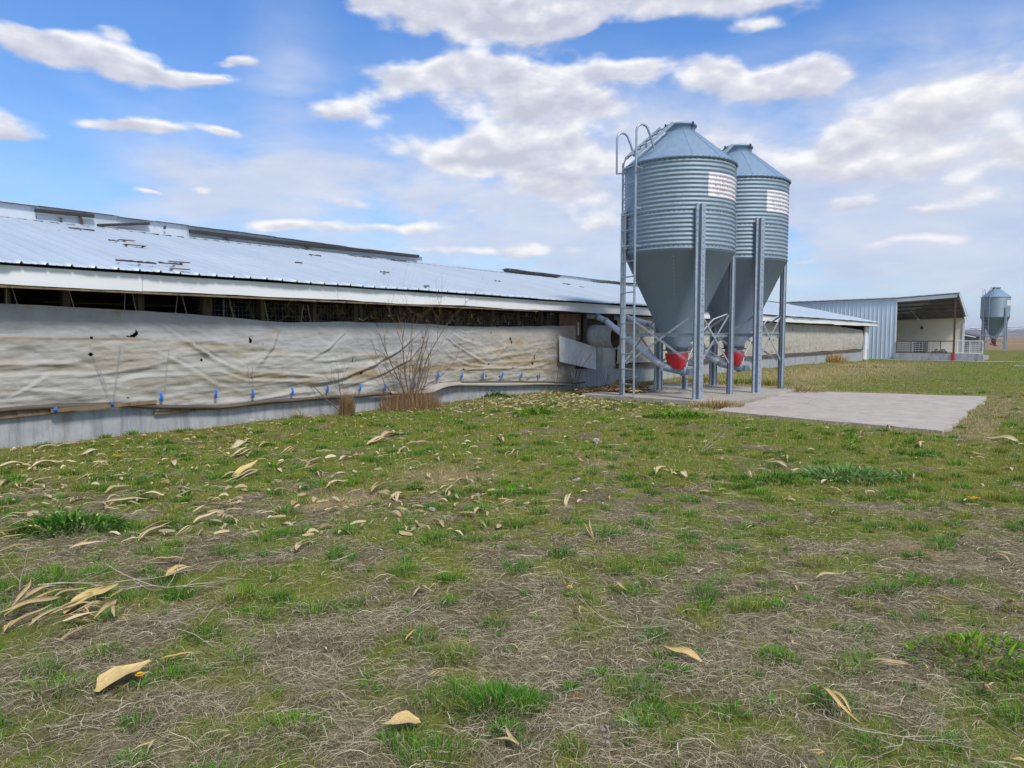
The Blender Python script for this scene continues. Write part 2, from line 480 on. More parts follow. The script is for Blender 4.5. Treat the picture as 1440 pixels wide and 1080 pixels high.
def green_base(x, y):
    """how much of the lawn is living grass, patch by patch over the yard"""
    px, py = img(x, y, np.zeros_like(x))
    u = np.clip(px / 180.0, 0, 7.999)
    v = np.interp(py, _GR_Y, np.arange(10.0))
    v = np.clip(v, 0, 8.999)
    iu, iv = u.astype(int), v.astype(int)
    fu, fv = u - iu, v - iv
    return (_GR[iv, iu] * (1 - fu) + _GR[iv, iu + 1] * fu) * (1 - fv) + (_GR[iv + 1, iu] * (1 - fu) + _GR[iv + 1, iu + 1] * fu) * fv

def straw_zone(x, y):
    """long dead grass: round the slab and pad edges and along the verge by the far barn wall"""
    t = (x - P0[0]) * UX + (y - P0[1]) * UY
    o = UY * (x - P0[0]) - UX * (y - P0[1])
    ring = slab_mask(x, y, 0.65) & ~slab_mask(x, y, 0.02)
    z = ring * (0.15 + 0.8 * fbm(x * 1.3, y * 1.3, 7, 3))
    z = np.maximum(z, 0.85 * np.exp(-((o - 2.6 - 0.04 * (t - 20)) / 2.4) ** 2) * sstep(17, 19, t) * (1 - sstep(40, 56, t)))
    z = np.maximum(z, 0.8 * fbm(x * 0.9, y * 0.9, 17, 3) * np.exp(-((o - 12.0) / 1.6) ** 2) * sstep(12, 14, t) * (1 - sstep(22, 26, t)))
    z = np.maximum(z, 0.55 * np.exp(-(o / 0.35) ** 2))
    for cx, cy, r in ((480, 705, 0.42), (625, 672, 0.5), (1292, 776, 0.2), (845, 655, 0.22)):
        gx, gy = ground(cx, cy)
        z = np.maximum(z, 0.95 * np.exp(-((x - gx) ** 2 + (y - gy) ** 2) / r ** 2))
    return z

def greenness(x, y):
    g = green_base(x, y)
    n = 0.40 * fbm(x * 1.4, y * 1.4, 21, 3) + 0.60 * fbm(x * 4.6, y * 4.6, 33, 3)
    g = g - 0.15 * (1 - sstep(4.0, 8.5, y))
    v = sstep(-0.17, 0.17, g - 0.36 + (n - 0.5) * 2.3)
    return v * (1 - 0.85 * straw_zone(x, y))

def axis(lo, hi, step, far):
    core = np.arange(lo, hi + step / 2, step)
    out, d, p = [], step, hi
    while p < far:
        d *= 1.25; p += d; out.append(p)
    neg, d, p = [], step, lo
    while p > -far:
        d *= 1.25; p -= d; neg.append(p)
    return np.array(neg[::-1] + list(core) + out)

def ground_mat():
    m, nt, p = new_mat('yard_soil_and_thatch')
    g = nd(nt, 'ShaderNodeAttribute', attribute_name='col')
    sep = nd(nt, 'ShaderNodeSeparateColor', {'Color': g.outputs['Color']})
    v = coords(nt)
    n1 = noise(nt, v, 2.0, 8, 0.7)
    n2 = noise(nt, v, 30, 6, 0.7)
    n3 = noise(nt, v, 120, 3, 0.6)
    f = math_(nt, 'ADD', math_(nt, 'MULTIPLY', n1, 0.3), math_(nt, 'ADD', math_(nt, 'MULTIPLY', n2, 0.4), math_(nt, 'MULTIPLY', n3, 0.3)))
    soil = ramp(nt, f, [(0.36, (0.058, 0.045, 0.024)), (0.5, (0.150, 0.120, 0.068)), (0.62, (0.35, 0.285, 0.175))])
    green = ramp(nt, f, [(0.36, (0.065, 0.088, 0.012)), (0.5, (0.145, 0.175, 0.022)), (0.64, (0.280, 0.265, 0.05))])
    straw = ramp(nt, f, [(0.36, (0.17, 0.125, 0.06)), (0.5, (0.33, 0.26, 0.13)), (0.64, (0.46, 0.37, 0.20))])
    col = mixc(nt, math_(nt, 'MULTIPLY', sep.outputs[0], 0.85), soil, green)
    col = mixc(nt, sep.outputs[1], col, straw)
    # far side: ploughed field and drive
    field = ramp(nt, noise(nt, coords(nt, (0.02, 0.09, 1)), 1.0, 7, 0.6), [(0.3, (0.20, 0.135, 0.085)), (0.7, (0.34, 0.235, 0.145))])
    col = mixc(nt, sep.outputs[2], col, field)
    nt.links.new(col, p.inputs['Base Color'])
    p.inputs['Roughness'].default_value = 1.0
    p.inputs['Specular IOR Level'].default_value = 0.03
    b = nd(nt, 'ShaderNodeBump', {'Height': f, 'Strength': 0.8, 'Distance': 0.03})
    nt.links.new(b.outputs[0], p.inputs['Normal'])
    return m

def build_ground():
    ax = axis(-15, 17, 0.13, 4500); ay = axis(0.5, 25, 0.13, 4500)
    X, Y = np.meshgrid(ax, ay)
    x, y = X.ravel(), Y.ravel()
    z = gz(x, y)
    far = np.hypot(x, y)
    z = np.where(far > 120, -0.22, z)
    t = (x - P0[0]) * UX + (y - P0[1]) * UY
    o = UY * (x - P0[0]) - UX * (y - P0[1])
    col = np.zeros((len(x), 3))
    gv = greenness(x, y)
    gfar = sstep(-0.2, 0.2, fbm(x * 0.25, y * 0.25, 41, 4) - 0.42)
    w = sstep(18, 30, y)
    col[:, 0] = gv * (1 - w) + w * (0.45 + 0.5 * gfar)
    col[:, 1] = straw_zone(x, y) * (0.55 + 0.45 * fbm(x * 2.2, y * 2.2, 51, 3))
    col[:, 2] = sstep(84, 100, y + 0.0 * x)
    nx, ny = len(ax), len(ay)
    i, j = np.meshgrid(np.arange(nx - 1), np.arange(ny - 1))
    a = (j * nx + i).ravel()
    q = np.stack([a, a + 1, a + nx + 1, a + nx], 1)
    me = big_mesh('ground', np.stack([x, y, z], 1), quads=q, color=col, smooth=True)
    link('ground', me, ground_mat(), kind='structure')
build_ground()

# pads
m = MB()
pts = [W(PAD[0], PAD[2]), W(PAD[1], PAD[2]), W(PAD[1], PAD[3]), W(PAD[0] + 0.75, PAD[3]), W(PAD[0], PAD[3] - 0.7)]
m.prism([(p.x, p.y) for p in pts][::-1], -0.2, 0.10)
m.build('concrete_pad', M['concrete_pad'], bevel=0.012, kind='structure')
def ragged(poly, amp, seed):
    out = []
    for k in range(len(poly)):
        a, b = Vector(poly[k]), Vector(poly[(k + 1) % len(poly)])
        n = max(2, int((b - a).length / 0.25))
        d = (b - a).normalized(); nrm = Vector((d.y, -d.x))
        for i in range(n):
            p = a.lerp(b, i / n)
            out.append(tuple(p + nrm * amp * (mnoise.noise(Vector((p.x * 1.3, p.y * 1.3, seed))) + 0.5 * mnoise.noise(Vector((p.x * 5, p.y * 5, seed))))))
    return out
m = MB()
sl = [W(*q) for q in SLAB]
poly = [(p.x, p.y) for p in sl]
ar = sum(poly[i][0] * poly[(i + 1) % 4][1] - poly[(i + 1) % 4][0] * poly[i][1] for i in range(4))
if ar < 0: poly = poly[::-1]
m.prism(ragged(poly, 0.11, 3.0), -0.2, 0.02)
m.build('concrete_slab', M['concrete_slab'], kind='structure')

# gravel drive and apron by the shed
def gravel_mat():
    m, nt, p = new_mat('pale_gravel')
    v = coords(nt)
    f = noise(nt, v, 6, 8, 0.75)
    f2 = noise(nt, v, 0.8, 5, 0.6)
    col = ramp(nt, math_(nt, 'ADD', math_(nt, 'MULTIPLY', f, 0.6), math_(nt, 'MULTIPLY', f2, 0.4)), [(0.33, (0.20, 0.19, 0.165)), (0.66, (0.44, 0.42, 0.38))])
    nt.links.new(col, p.inputs['Base Color']); p.inputs['Roughness'].default_value = 0.95
    return m
M['gravel'] = gravel_mat()
m = MB()
for k, (ta, tb, oa, ob, z) in enumerate([(55.9, 57.3, 0.8, 30.0, 0.004), (44.0, 46.8, 9.2, 30.0, 0.004)]):
    P = []
    for i in range(14):
        row = []
        for j in range(40):
            t = ta + (tb - ta) * i / 13 + 0.35 * mnoise.noise(Vector((j * 0.5, i * 0.1 + k * 9, 2.0)))
            o = oa + (ob - oa) * j / 39
            p = W(t, o)
            row.append((p.x, p.y, float(gz(p.x, p.y)) + 0.012 + z))
        P.append(row)
    m.grid(P)
m.build('gravel_drive', M['gravel'], kind='structure')

# ------------------------------------------------------------------ barn (t along X, -o along Y)
barn = empty('long_barn', W(0, 0, 0), BROT, label='long low livestock barn with white metal roof and sagging grey curtain wall', cat='barn')
T0, T1 = -9.0, 54.0
HW = 6.0
m = MB()
m.box(T0, T1, 0.0, 0.22, -0.4, 0.60)
m.box(15.0, 17.0, 0.01, 0.20, 0.60, 1.42)
m.build('foundation_wall', M['concrete_wall'], barn, bevel=0.008)
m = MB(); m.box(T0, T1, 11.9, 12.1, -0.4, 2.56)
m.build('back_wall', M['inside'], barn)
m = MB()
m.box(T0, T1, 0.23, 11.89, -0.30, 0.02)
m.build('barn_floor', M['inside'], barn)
m = MB()
for tt in (T0, T1 - 0.1):
    m = MB()
    m.prism([(0.23, 0.03), (11.88, 0.03), (11.88, 2.5), (6.0, 3.93), (0.23, 2.5)], tt, tt + 0.1, Matrix(((0, 0, 1, 0), (1, 0, 0, 0), (0, 1, 0, 0), (0, 0, 0, 1))))
    m.build('gable_wall', M['grey_board'], barn)
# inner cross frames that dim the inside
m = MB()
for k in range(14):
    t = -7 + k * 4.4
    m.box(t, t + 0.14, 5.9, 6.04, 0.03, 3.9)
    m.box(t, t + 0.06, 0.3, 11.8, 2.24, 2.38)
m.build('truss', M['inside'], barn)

# roof with real ribs
def roof_side(sgn):
    ts, hs = [], []
    t = T0 - 0.3
    while t < T1 + 0.25:
        for dt, h in ((0.0, 0.0), (0.012, 0.030), (0.034, 0.030), (0.046, 0.0), (0.120, 0.0), (0.128, 0.005), (0.140, 0.005), (0.148, 0.0), (0.205, 0.0), (0.213, 0.005), (0.225, 0.005), (0.233, 0.0)):
            ts.append(t + dt); hs.append(h)
        t += 0.305
    ts, hs = np.array(ts), np.array(hs)
    ny = 26
    V = []
    o_e = 0.60
    for i in range(ny + 1):
        k = i / ny
        o = o_e + (-HW - o_e) * k
        z = 2.578 + (4.08 - 2.578) * k
        wav = (fbm(ts * 0.8, np.full_like(ts, o * 0.9), 5, 3) - 0.5) * 0.045 + (fbm(ts * 0.12, np.full_like(ts, o * 0.3), 9, 2) - 0.5) * 0.06
        edge = 0.0
        if i == 0: edge = (vnoise(np.floor(ts / 0.915) * 1.7, np.zeros_like(ts), 4) - 0.5) * 0.05
        yy = -(o + edge) if sgn > 0 else (12.0 + o + edge)
        V.append(np.stack([ts, np.broadcast_to(yy, ts.shape), z + hs + wav + (0.03 * (1 - k) if False else 0)], 1))
    V = np.concatenate(V)
    n = len(ts)
    ii, jj = np.meshgrid(np.arange(n - 1), np.arange(ny))
    a = (jj * n + ii).ravel()
    q = np.stack([a, a + 1, a + n + 1, a + n], 1) if sgn > 0 else np.stack([a, a + n, a + n + 1, a + 1], 1)
    return V, q
Va, qa = roof_side(1); Vb, qb = roof_side(-1)
me = big_mesh('roof', np.concatenate([Va, Vb]), quads=np.concatenate([qa, qb + len(Va)]))
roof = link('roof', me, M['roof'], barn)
s_ = roof.modifiers.new('thick', 'SOLIDIFY'); s_.thickness = 0.006; s_.offset = -1
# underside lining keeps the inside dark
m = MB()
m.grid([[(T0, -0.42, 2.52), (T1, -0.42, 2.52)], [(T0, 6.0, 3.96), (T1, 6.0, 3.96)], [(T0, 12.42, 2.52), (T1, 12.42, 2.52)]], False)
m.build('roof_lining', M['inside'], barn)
# torn lifted sheet bits on the roof
def roof_z(o): return 2.578 + (4.08 - 2.578) * (0.60 - o) / (HW + 0.60)
def patch(px, py, w, d, tilt):
    lo, hi = -6.0, 0.5
    best = None
    for i in range(400):
        o = hi + (lo - hi) * i / 399
        t, z = at_o(px, py, o)
        e = abs(z - roof_z(o))
        if best is None or e < best[0]: best = (e, t, o)
    return best[1], best[2]
# damage on the roof: each spot a lifted, rusted scrap
m = MB()
for (px, py, w, d) in [(186, 371, 0.5, 0.06), (207, 373, 0.3, 0.06), (240, 374, 0.4, 0.06), (160, 341, 0.2, 0.05), (541, 385, 0.3, 0.08), (600, 405, 0.2, 0.12), (797, 401, 0.5, 0.2), (818, 405, 0.35, 0.12), (443, 361, 0.4, 0.04), (420, 372, 0.2, 0.04), (115, 325, 0.5, 0.04), (560, 368, 0.7, 0.05), (510, 363, 1.1, 0.05), (700, 397, 0.3, 0.06)]:
    t, o = patch(px, py, w, d, 0)
    z = roof_z(o) + 0.03
    n = 8
    top = []
    for k in range(n + 1):
        tt = t - w / 2 + w * k / n
        dd = d * (0.5 + 0.5 * random.random()) * math.sin(PI * (k + 0.5) / (n + 1))
        lift = 0.012 + 0.02 * random.random()
        top.append([(tt, -o - dd / 2, z - 0.005), (tt, -o + dd / 2, z + 0.2275 * dd / 2 + lift)])
    m = MB(); m.grid([list(r) for r in zip(*top)], False)
    m.build('torn_flashing', M['dark_board'], roof)
m = MB()
for (px, py, w) in [(178, 340, 0.3), (190, 347, 0.4), (252, 371, 0.35), (253, 381, 0.3)]:
    t, o = patch(px, py, w, .2, 0)
    z = roof_z(o) + 0.026
    m = MB(); m.box(t - w / 2, t + w / 2, -o - 0.05, -o + 0.05, z, z + 0.012)
    m.build('bare_batten', M['ply'], roof)
# ridge vent upstand in weathered white, with dark boards on it
def ridge_line(px0, px1, top0, top1, name, mat, y0=-0.12, z_lo=4.03):
    pass
m = MB()
segs = [(T0, 5.0, 4.36, 4.33), (5.0, 14.0, 4.33, 4.25), (18.8, 22.5, 4.20, 4.19), (22.5, 30.0, 4.19, 4.2), (30.0, T1, 4.14, 4.12)]
for a, b, za, zb in segs:
    m = MB()
    n = max(2, int((b - a) / 0.8))
    for i in range(n):
        ta, tb = a + (b - a) * i / n, a + (b - a) * (i + 1) / n - 0.006
        z0 = za + (zb - za) * i / n + random.uniform(-.012, .012)
        m.box(ta, tb, 5.80 + random.uniform(0, .02), 5.84, 4.02, z0)
        m.box(ta, tb, 6.16, 6.20, 4.02, z0)
        m.prism([(5.72, z0 + 0.004), (6.0, z0 + 0.035), (6.28, z0 + 0.004), (6.28, z0 + 0.016), (6.0, z0 + 0.05), (5.72, z0 + 0.016)], ta, tb, Matrix(((0, 0, 1, 0), (1, 0, 0, 0), (0, 1, 0, 0), (0, 0, 0, 1))))
    m.build('ridge_vent', M['vent'], roof)
# closed low ridge cap all along
m = MB()
a = T0
while a < T1:
    b = min(T1, a + 3.05)
    m.prism([(5.66, 4.022), (6.0, 4.115), (6.34, 4.022), (6.34, 4.034), (6.0, 4.13), (5.66, 4.034)], a, b - 0.01, Matrix(((0, 0, 1, 0), (1, 0, 0, 0), (0, 1, 0, 0), (0, 0, 0, 1))))
    a = b
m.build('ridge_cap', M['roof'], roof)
def ridge_board(pa, pb, h, d, name='ridge_board', o=-5.72, mat='dark_board', sag=0.0):
    (ta, za), (tb, zb) = at_o(*pa, o), at_o(*pb, o)
    mm = MB()
    n = max(2, int(abs(tb - ta) / 1.2))
    for i in range(n):
        k0, k1 = i / n, (i + 1) / n
        j = random.uniform(-0.015, 0.015)
        mm.bar((ta + (tb - ta) * k0, -o + j, za + (zb - za) * k0 - sag * math.sin(PI * k0)), (ta + (tb - ta) * k1 - 0.004, -o + random.uniform(-.015, .015), za + (zb - za) * k1 - sag * math.sin(PI * k1)), d, h)
    return mm.build(name, M[mat], roof)
ridge_board((49, 296), (132, 304), 0.075, 0.06)
ridge_board((137, 317), (210, 314.5), 0.06, 0.08)
ridge_board((267, 325), (400, 341), 0.085, 0.10)
ridge_board((400, 341), (588, 360.5), 0.085, 0.14)
ridge_board((711, 380.5), (786, 388.5), 0.075, 0.14)
ridge_board((834, 397), (900, 399), 0.07, 0.10)
ridge_board((856, 403), (902, 412), 0.06, 0.10, o=-5.5)
for pa, pb in (((112, 303), (116, 316)), ((314, 332), (322, 337)), ((428, 344), (441, 355)), ((232, 318), (231, 322)), ((86, 306), (86, 312))):
    ridge_board(pa, pb, 0.05, 0.04, name='ridge_strut', mat='stud')

# fascia in lengths, with a ragged lower edge
m = MB()
a = T0 - 0.2
k = 0
while a < T1:
    b = min(T1 + 0.2, a + 3.66)
    n = 12
    dz = random.uniform(-0.012, 0.012)
    pr = []
    for i in range(n + 1):
        t = a + (b - 0.008 - a) * i / n
        zlo = 2.275 + dz + 0.022 * mnoise.noise(Vector((t * 0.5, 1, 2))) + (0.01 * random.random() if t < 12 else 0)
        zhi = 2.528 + 0.012 * mnoise.noise(Vector((t * 0.3, 5, 2)))
        pr.append((t, zlo, zhi))
    yo = -0.50 + random.uniform(-.006, .006)
    front = [[(t, yo, zl) for t, zl, zh in pr], [(t, yo, zh) for t, zl, zh in pr]]
    back = [[(t, yo + 0.035, zh) for t, zl, zh in pr], [(t, yo + 0.035, zl) for t, zl, zh in pr]]
    m.grid(front, False); m.grid(back, False)
    m.grid([front[1], back[0]], False); m.grid([back[1], front[0]], False)
    a = b
m.build('fascia', M['fascia'], barn)
m = MB(); m.box(T0, T1, -0.46, 0.0, 2.262, 2.275)
m.build('soffit', M['inside'], barn)
# gutter-line bare board behind fascia foot (brown edge)
m = MB(); m.box(T0, 12.0, -0.49, -0.455, 2.235, 2.262)
m.build('soffit_batten', M['ply'], barn)

# studs in the opening
tl = [at_o(q, 420, -.1)[0] for q in (9, 91, 196, 285, 292, 367, 440, 498, 505, 560, 640, 690, 727, 760, 787)]
for t in tl + [-1.2, -2.3, -3.4]:
    w = random.uniform(0.032, 0.05)
    m = MB(); m.box(t - w, t + w, 0.04, 0.14, 0.602, 2.26)
    m.build('stud', M['stud'], barn)
m = MB(); m.box(T0, 15.0, 0.05, 0.13, 1.50, 1.58)
m.build('girt', M['stud'], barn)
# wire netting across the opening
m = MB()
t = T0
for i in range(160):
    t = 3.0 + i * 0.075
    m.tube([(t, 0.165, 1.5), (t, 0.165, 2.24)], 0.0022, 3, False)
for i in range(10):
    z = 1.52 + i * 0.075
    m.tube([(3.0, 0.168, z), (15.0, 0.168, z)], 0.0022, 3, False)
m.build('wire_netting', M['rod'], barn)

# ---- the main curtain: sagging woven sheet with folds, stains and real holes
def interp(pairs, t):
    xs, ys = zip(*pairs)
    return np.interp(t, xs, ys)
TOP = [(-9, 2.05)] + [at_o(*q, .06) for q in [(0, 427), (100, 432), (200, 437), (300, 445), (400, 453), (480, 453), (560, 454), (610, 456), (640, 459), (720, 459), (800, 458)]]
BOT = [(-9, 0.62)] + [at_o(*q, .12) for q in [(0, 574), (75, 569), (150, 566), (225, 569), (300, 571), (400, 561), (480, 556), (560, 551), (600, 547), (620, 539), (650, 537), (700, 537), (760, 537), (808, 539)]]
FOLDS = [  # (points along the fold in sightings, height, width)
    ([(200, 438), (250, 472), (300, 505), (335, 522), (400, 524)], 0.075, 0.05),
    ([(210, 490), (260, 515), (300, 540), (345, 552)], 0.045, 0.05),
    ([(45, 440), (62, 470), (70, 480)], 0.03, 0.05),
    ([(335, 452), (350, 480), (360, 500)], 0.03, 0.05),
    ([(395, 455), (380, 490), (355, 520)], 0.035, 0.06),
    ([(490, 462), (460, 490), (432, 505)], 0.04, 0.05),
    ([(600, 458), (560, 492), (520, 515), (470, 535), (420, 542)], 0.08, 0.055),
    ([(612, 462), (575, 505), (530, 528), (480, 545)], 0.05, 0.05),
    ([(400, 525), (450, 530), (500, 530)], 0.06, 0.05),
    ([(300, 520), (345, 535), (420, 536), (480, 530)], 0.05, 0.05),
    ([(612, 460), (640, 485), (665, 502), (690, 516)], 0.07, 0.045),
    ([(625, 462), (650, 478), (690, 490)], 0.04, 0.05),
    ([(610, 468), (630, 500), (655, 512), (690, 517), (740, 516)], 0.05, 0.05),
    ([(775, 464), (752, 495), (742, 512)], 0.03, 0.04),
    ([(720, 470), (705, 495), (690, 505)], 0.025, 0.05),
    ([(640, 462), (655, 468), (690, 463)], 0.03, 0.04),
    ([(440, 462), (450, 480), (470, 490)], 0.03, 0.05),
    ([(620, 533), (660, 519), (720, 517), (790, 520)], 0.03, 0.03),
    ([(10, 560), (40, 545), (70, 525)], 0.03, 0.04),
    ([(0, 546), (60, 549), (120, 556)], 0.035, 0.04),
    ([(0, 530), (70, 526), (130, 528)], 0.03, 0.04),
    ([(0, 512), (60, 510), (120, 514)], 0.025, 0.04),
]
HOLES = [(187, 472, .06, .035), (191, 469, .03, .06), (180, 473, .05, .02), (128, 475, .025, .02), (127, 499, .04, .035), (351, 479, .035, .06), (368, 484, .02, .02), (283, 506, .02, .02), (353, 532, .025, .02), (180, 560, .03, .015), (496, 506, .02, .06), (508, 524, .025, .07), (594, 475, .03, .025), (717, 477, .06, .05), (719, 481, .03, .07), (751, 502, .025, .11), (749, 511, .06, .04), (687, 512, .06, .03), (665, 478, .02, .04), (691, 468, .03, .02), (684, 529, .05, .03), (703, 530, .04, .03), (720, 517, .02, .03), (756, 529, .05, .03), (700, 460, .02, .02), (785, 513, .04, .03), (652, 519, .03, .02)]
def build_curtain(name, t0, t1, topf, botf, folds, holes, step, colf, ob, parent, crumple=1.0, seed=0):
    nt_ = int((t1 - t0) / step)
    nz = int(1.55 / step)
    T = np.linspace(t0, t1, nt_ + 1)
    K = np.linspace(0, 1, nz + 1)
    TT, KK = np.meshgrid(T, K)
    tp, bt = topf(TT), botf(TT)
    edge = (fbm(TT * 2.0, TT * 0, 61 + seed, 3) - 0.5) * 0.03
    ZZ = bt + (tp - bt) * KK + edge * KK
    OO = ob + 0.05 * np.sin(PI * KK) * (0.4 + fbm(TT * 0.35, TT * 0 + 2, 12 + seed, 2))
    rough = 1 - sstep(0.55, 0.95, KK)
    OO = OO + (np.abs(fbm(TT * 0.8 + ZZ * 0.5, ZZ * 5.5 - TT * 0.3, 71 + seed, 4) - 0.5) - 0.1) * -0.10 * crumple * (0.2 + rough)
    OO = OO + (fbm(TT * 3.0 + ZZ * 3.0, ZZ * 4.5 + TT * 1.5, 77 + seed, 3) - 0.5) * 0.04 * crumple
    for pts, hgt, wid in folds:
        P = [at_o(*q, ob) for q in pts]
        dmin = np.full(TT.shape, 9.0); sgn = np.zeros(TT.shape); along = np.zeros(TT.shape)
        nseg = len(P) - 1
        for si, ((a, b), (c, d)) in enumerate(zip(P[:-1], P[1:])):
            dx, dz = c - a, d - b
            L2 = dx * dx + dz * dz
            u = np.clip(((TT - a) * dx + (ZZ - b) * dz) / L2, 0, 1)
            ex, ez = TT - a - u * dx, ZZ - b - u * dz
            dd = np.hypot(ex, ez)
            cr = np.sign(dx * ez - dz * ex)
            mk = dd < dmin
            along = np.where(mk, (si + u) / nseg, along)
            dmin = np.where(mk, dd, dmin); sgn = np.where(mk, cr, sgn)
        env = np.sin(PI * np.clip(along * 0.9 + 0.05, 0, 1)) ** 0.8 * (0.45 + 1.1 * fbm(along * 5 + hgt * 90, ZZ * 3, 55 + seed, 2))
        wid = wid * (0.35 + 0.5 * along) ; hg = hgt * 0.42 * env
        side = dmin * sgn
        # steep on one flank, easy on the other, with a shadowed valley below
        w1 = np.where(side > 0, wid * 0.55, wid * 1.5)
        OO = OO + hg * (np.exp(-(dmin / w1) ** 2) - 0.45 * np.exp(-((side - wid * 1.7) / (wid * 0.8)) ** 2))
    OO = np.maximum(OO, 0.035)
    V = np.stack([TT.ravel(), -OO.ravel(), ZZ.ravel()], 1)
    n = nt_ + 1
    ii, jj = np.meshgrid(np.arange(nt_), np.arange(nz))
    a = (jj * n + ii).ravel()
    q = np.stack([a, a + 1, a + n + 1, a + n], 1)
    ct = V[q].mean(1)
    keep = np.ones(len(q), bool)
    for px, py, rx, rz in holes:
        t, z = at_o(px, py, ob + 0.03)
        e = ((ct[:, 0] - t) / (rx * 0.8)) ** 2 + ((ct[:, 2] - z) / (rz * 0.8)) ** 2
        keep &= e > 0.6 + 0.9 * vnoise(ct[:, 0] * 25, ct[:, 2] * 25, 5)
    me = big_mesh(name, V, quads=q[keep], color=colf(TT, ZZ, KK).reshape(-1, 3), smooth=True)
    return link(name, me, M['curtain'], parent)

def lerp3(a, b, f):
    return np.asarray(a)[None, None, :] * (1 - f[..., None]) + np.asarray(b)[None, None, :] * f[..., None]
def mixto(c, b, f):
    return c * (1 - f[..., None]) + np.asarray(b)[None, None, :] * f[..., None]

def main_col(T, Z, K):
    grey = (0.43, 0.425, 0.425); cream = (0.49, 0.475, 0.435); tan = (0.40, 0.335, 0.235); dirty = (0.26, 0.18, 0.10); pale = (0.52, 0.50, 0.455)
    nz = fbm(T * 0.7, Z * 2.5, 81, 4); n2 = fbm(T * 1.6, Z * 7, 83, 4); n3 = fbm(T * 5, Z * 5, 85, 3)
    line = np.interp(T, [-9, 0, 2, 4, 6, 9, 15], [1.60, 1.585, 1.55, 1.42, 1.30, 1.15, 1.1]) + 0.03 * (nz - 0.5)
    up = sstep(-0.04, 0.05, Z - line)
    c = lerp3(cream, grey, up * np.interp(T, [0, 7, 10, 15], [1, 1, 0.55, 0.35]))
    c = mixto(c, tan, sstep(0.46, 0.66, n2) * (1 - up) * 0.55)
    # tide mark
    c = mixto(c, dirty, np.exp(-((Z - line + 0.02) / 0.022) ** 2) * sstep(0.35, 0.6, n3 * 0.6 + nz * 0.5) * (1 - sstep(3, 5, T)) * 0.8)
    # muddy folds further along
    mud = np.exp(-((Z - np.interp(T, [3, 5, 7, 9, 11, 15], [0.98, 0.80, 0.80, 0.92, 0.88, 0.86])) / 0.10) ** 2) * sstep(3, 5, T)
    c = mixto(c, (0.36, 0.255, 0.135), mud * (0.25 + 0.75 * sstep(0.4, 0.6, n2)) * 0.8)
    c = mixto(c, (0.50, 0.42, 0.30), sstep(8.5, 11, T) * sstep(0.35, 0.7, nz) * 0.6)
    c = mixto(c, pale, (1 - sstep(0.02, 0.22, K)) * 0.6)
    c = mixto(c, dirty, sstep(13.2, 14.6, T) * sstep(0.42, 0.62, n3) * (1 - sstep(0.3, 0.6, K)) * 0.8)
    c = mixto(c, (0.42, 0.27, 0.12), sstep(0.66, 0.8, n3) * sstep(0.5, 0.7, nz) * 0.5)
    return np.clip(c, 0, 1)
curtain = build_curtain('curtain', -8.6, 14.45, lambda t: interp(TOP, t), lambda t: interp(BOT, t), FOLDS, HOLES, 0.020, main_col, 0.07, barn)
# roll pipe and boards along its foot
m = MB()
ts = np.arange(-8.8, 8.3, 0.3)
m.tube([(t, -0.10, float(interp(BOT, t)) - 0.03 + 0.008 * math.sin(t * 5)) for t in ts], 0.034, 8)
ts = np.arange(8.65, 15.2, 0.3)
m.tube([(t, -0.10, float(interp(BOT, t)) - 0.0 + 0.006 * math.sin(t * 5)) for t in ts], 0.026, 8)
m.build('bottom_pipe', M['wood'], barn)
m = MB()
for a, b, z0, z1, y in [(-8.8, 0.2, 0.49, 0.57, -0.055), (0.2, 0.95, 0.50, 0.545, -0.06), (0.6, 2.1, 0.525, 0.56, -0.13), (2.1, 5.9, 0.36, 0.395, -0.05), (8.6, 14.2, 0.40, 0.43, -0.05)]:
    m = MB(); m.bar((a, y, z0), (b, y, z0 + 0.02), 0.03, z1 - z0 + 0.02)
    m.build('sill_board', M['ply'], barn)
# torn flap hanging below the curtain foot
m = MB()
P = []
for i in range(14):
    k = i / 13
    t = 7.0 + 2.3 * k
    row = []
    for j in range(5):
        q = j / 4
        z = float(interp(BOT, t)) + 0.02 - q * (0.04 + 0.05 * math.sin(PI * k)) - 0.03 * k * q
        row.append((t + 0.08 * q, -0.13 - 0.05 * q - 0.02 * math.sin(9 * k + 2 * q), z))
    P.append(row)
m.grid(P)
fl = m.build('torn_flap', M['flap'], curtain)
P2 = MB(); Q = []
for i in range(20):
    k = i / 19
    t = 8.8 + 5.4 * k
    zt = float(interp(BOT, t)) - 0.02
    Q.append([(t, -0.11, zt), (t, -0.15 - 0.01 * math.sin(7 * k), zt - 0.035 - 0.012 * math.sin(11 * k)), (t, -0.12, zt - 0.065 - 0.02 * math.sin(5 * k))])
P2.grid(Q); P2.build('curtain_skirt', M['flap'], curtain)
# blue straps
for q in [(77, 576), (157, 568), (226, 558), (302, 554), (355, 554), (410, 551), (459, 547), (505, 545), (540, 545), (582, 540), (615, 528), (648, 528), (678, 528), (705, 527), (732, 527), (757, 529)]:
    t, z = at_o(*q, 0.13)
    s = 0.5 if q[0] < 200 else 1
    m = MB()
    lean = random.uniform(-0.02, 0.02)
    P = [[(t - 0.022 + lean * k + w * 0.044, -0.155 - 0.02 * math.sin(PI * k), z - 0.075 * s + 0.15 * s * k) for w in (0, 1)] for k in (0, .25, .5, .75, 1)]
    m.grid(P, False)
    if q[0] > 600:
        m.bar((t - 0.05, -0.16, z - 0.03), (t + 0.05, -0.16, z + 0.02), 0.006, 0.018)
    o = m.build('tie_strap', M['tape'], curtain)
    md = o.modifiers.new('thick', 'SOLIDIFY'); md.thickness = 0.004
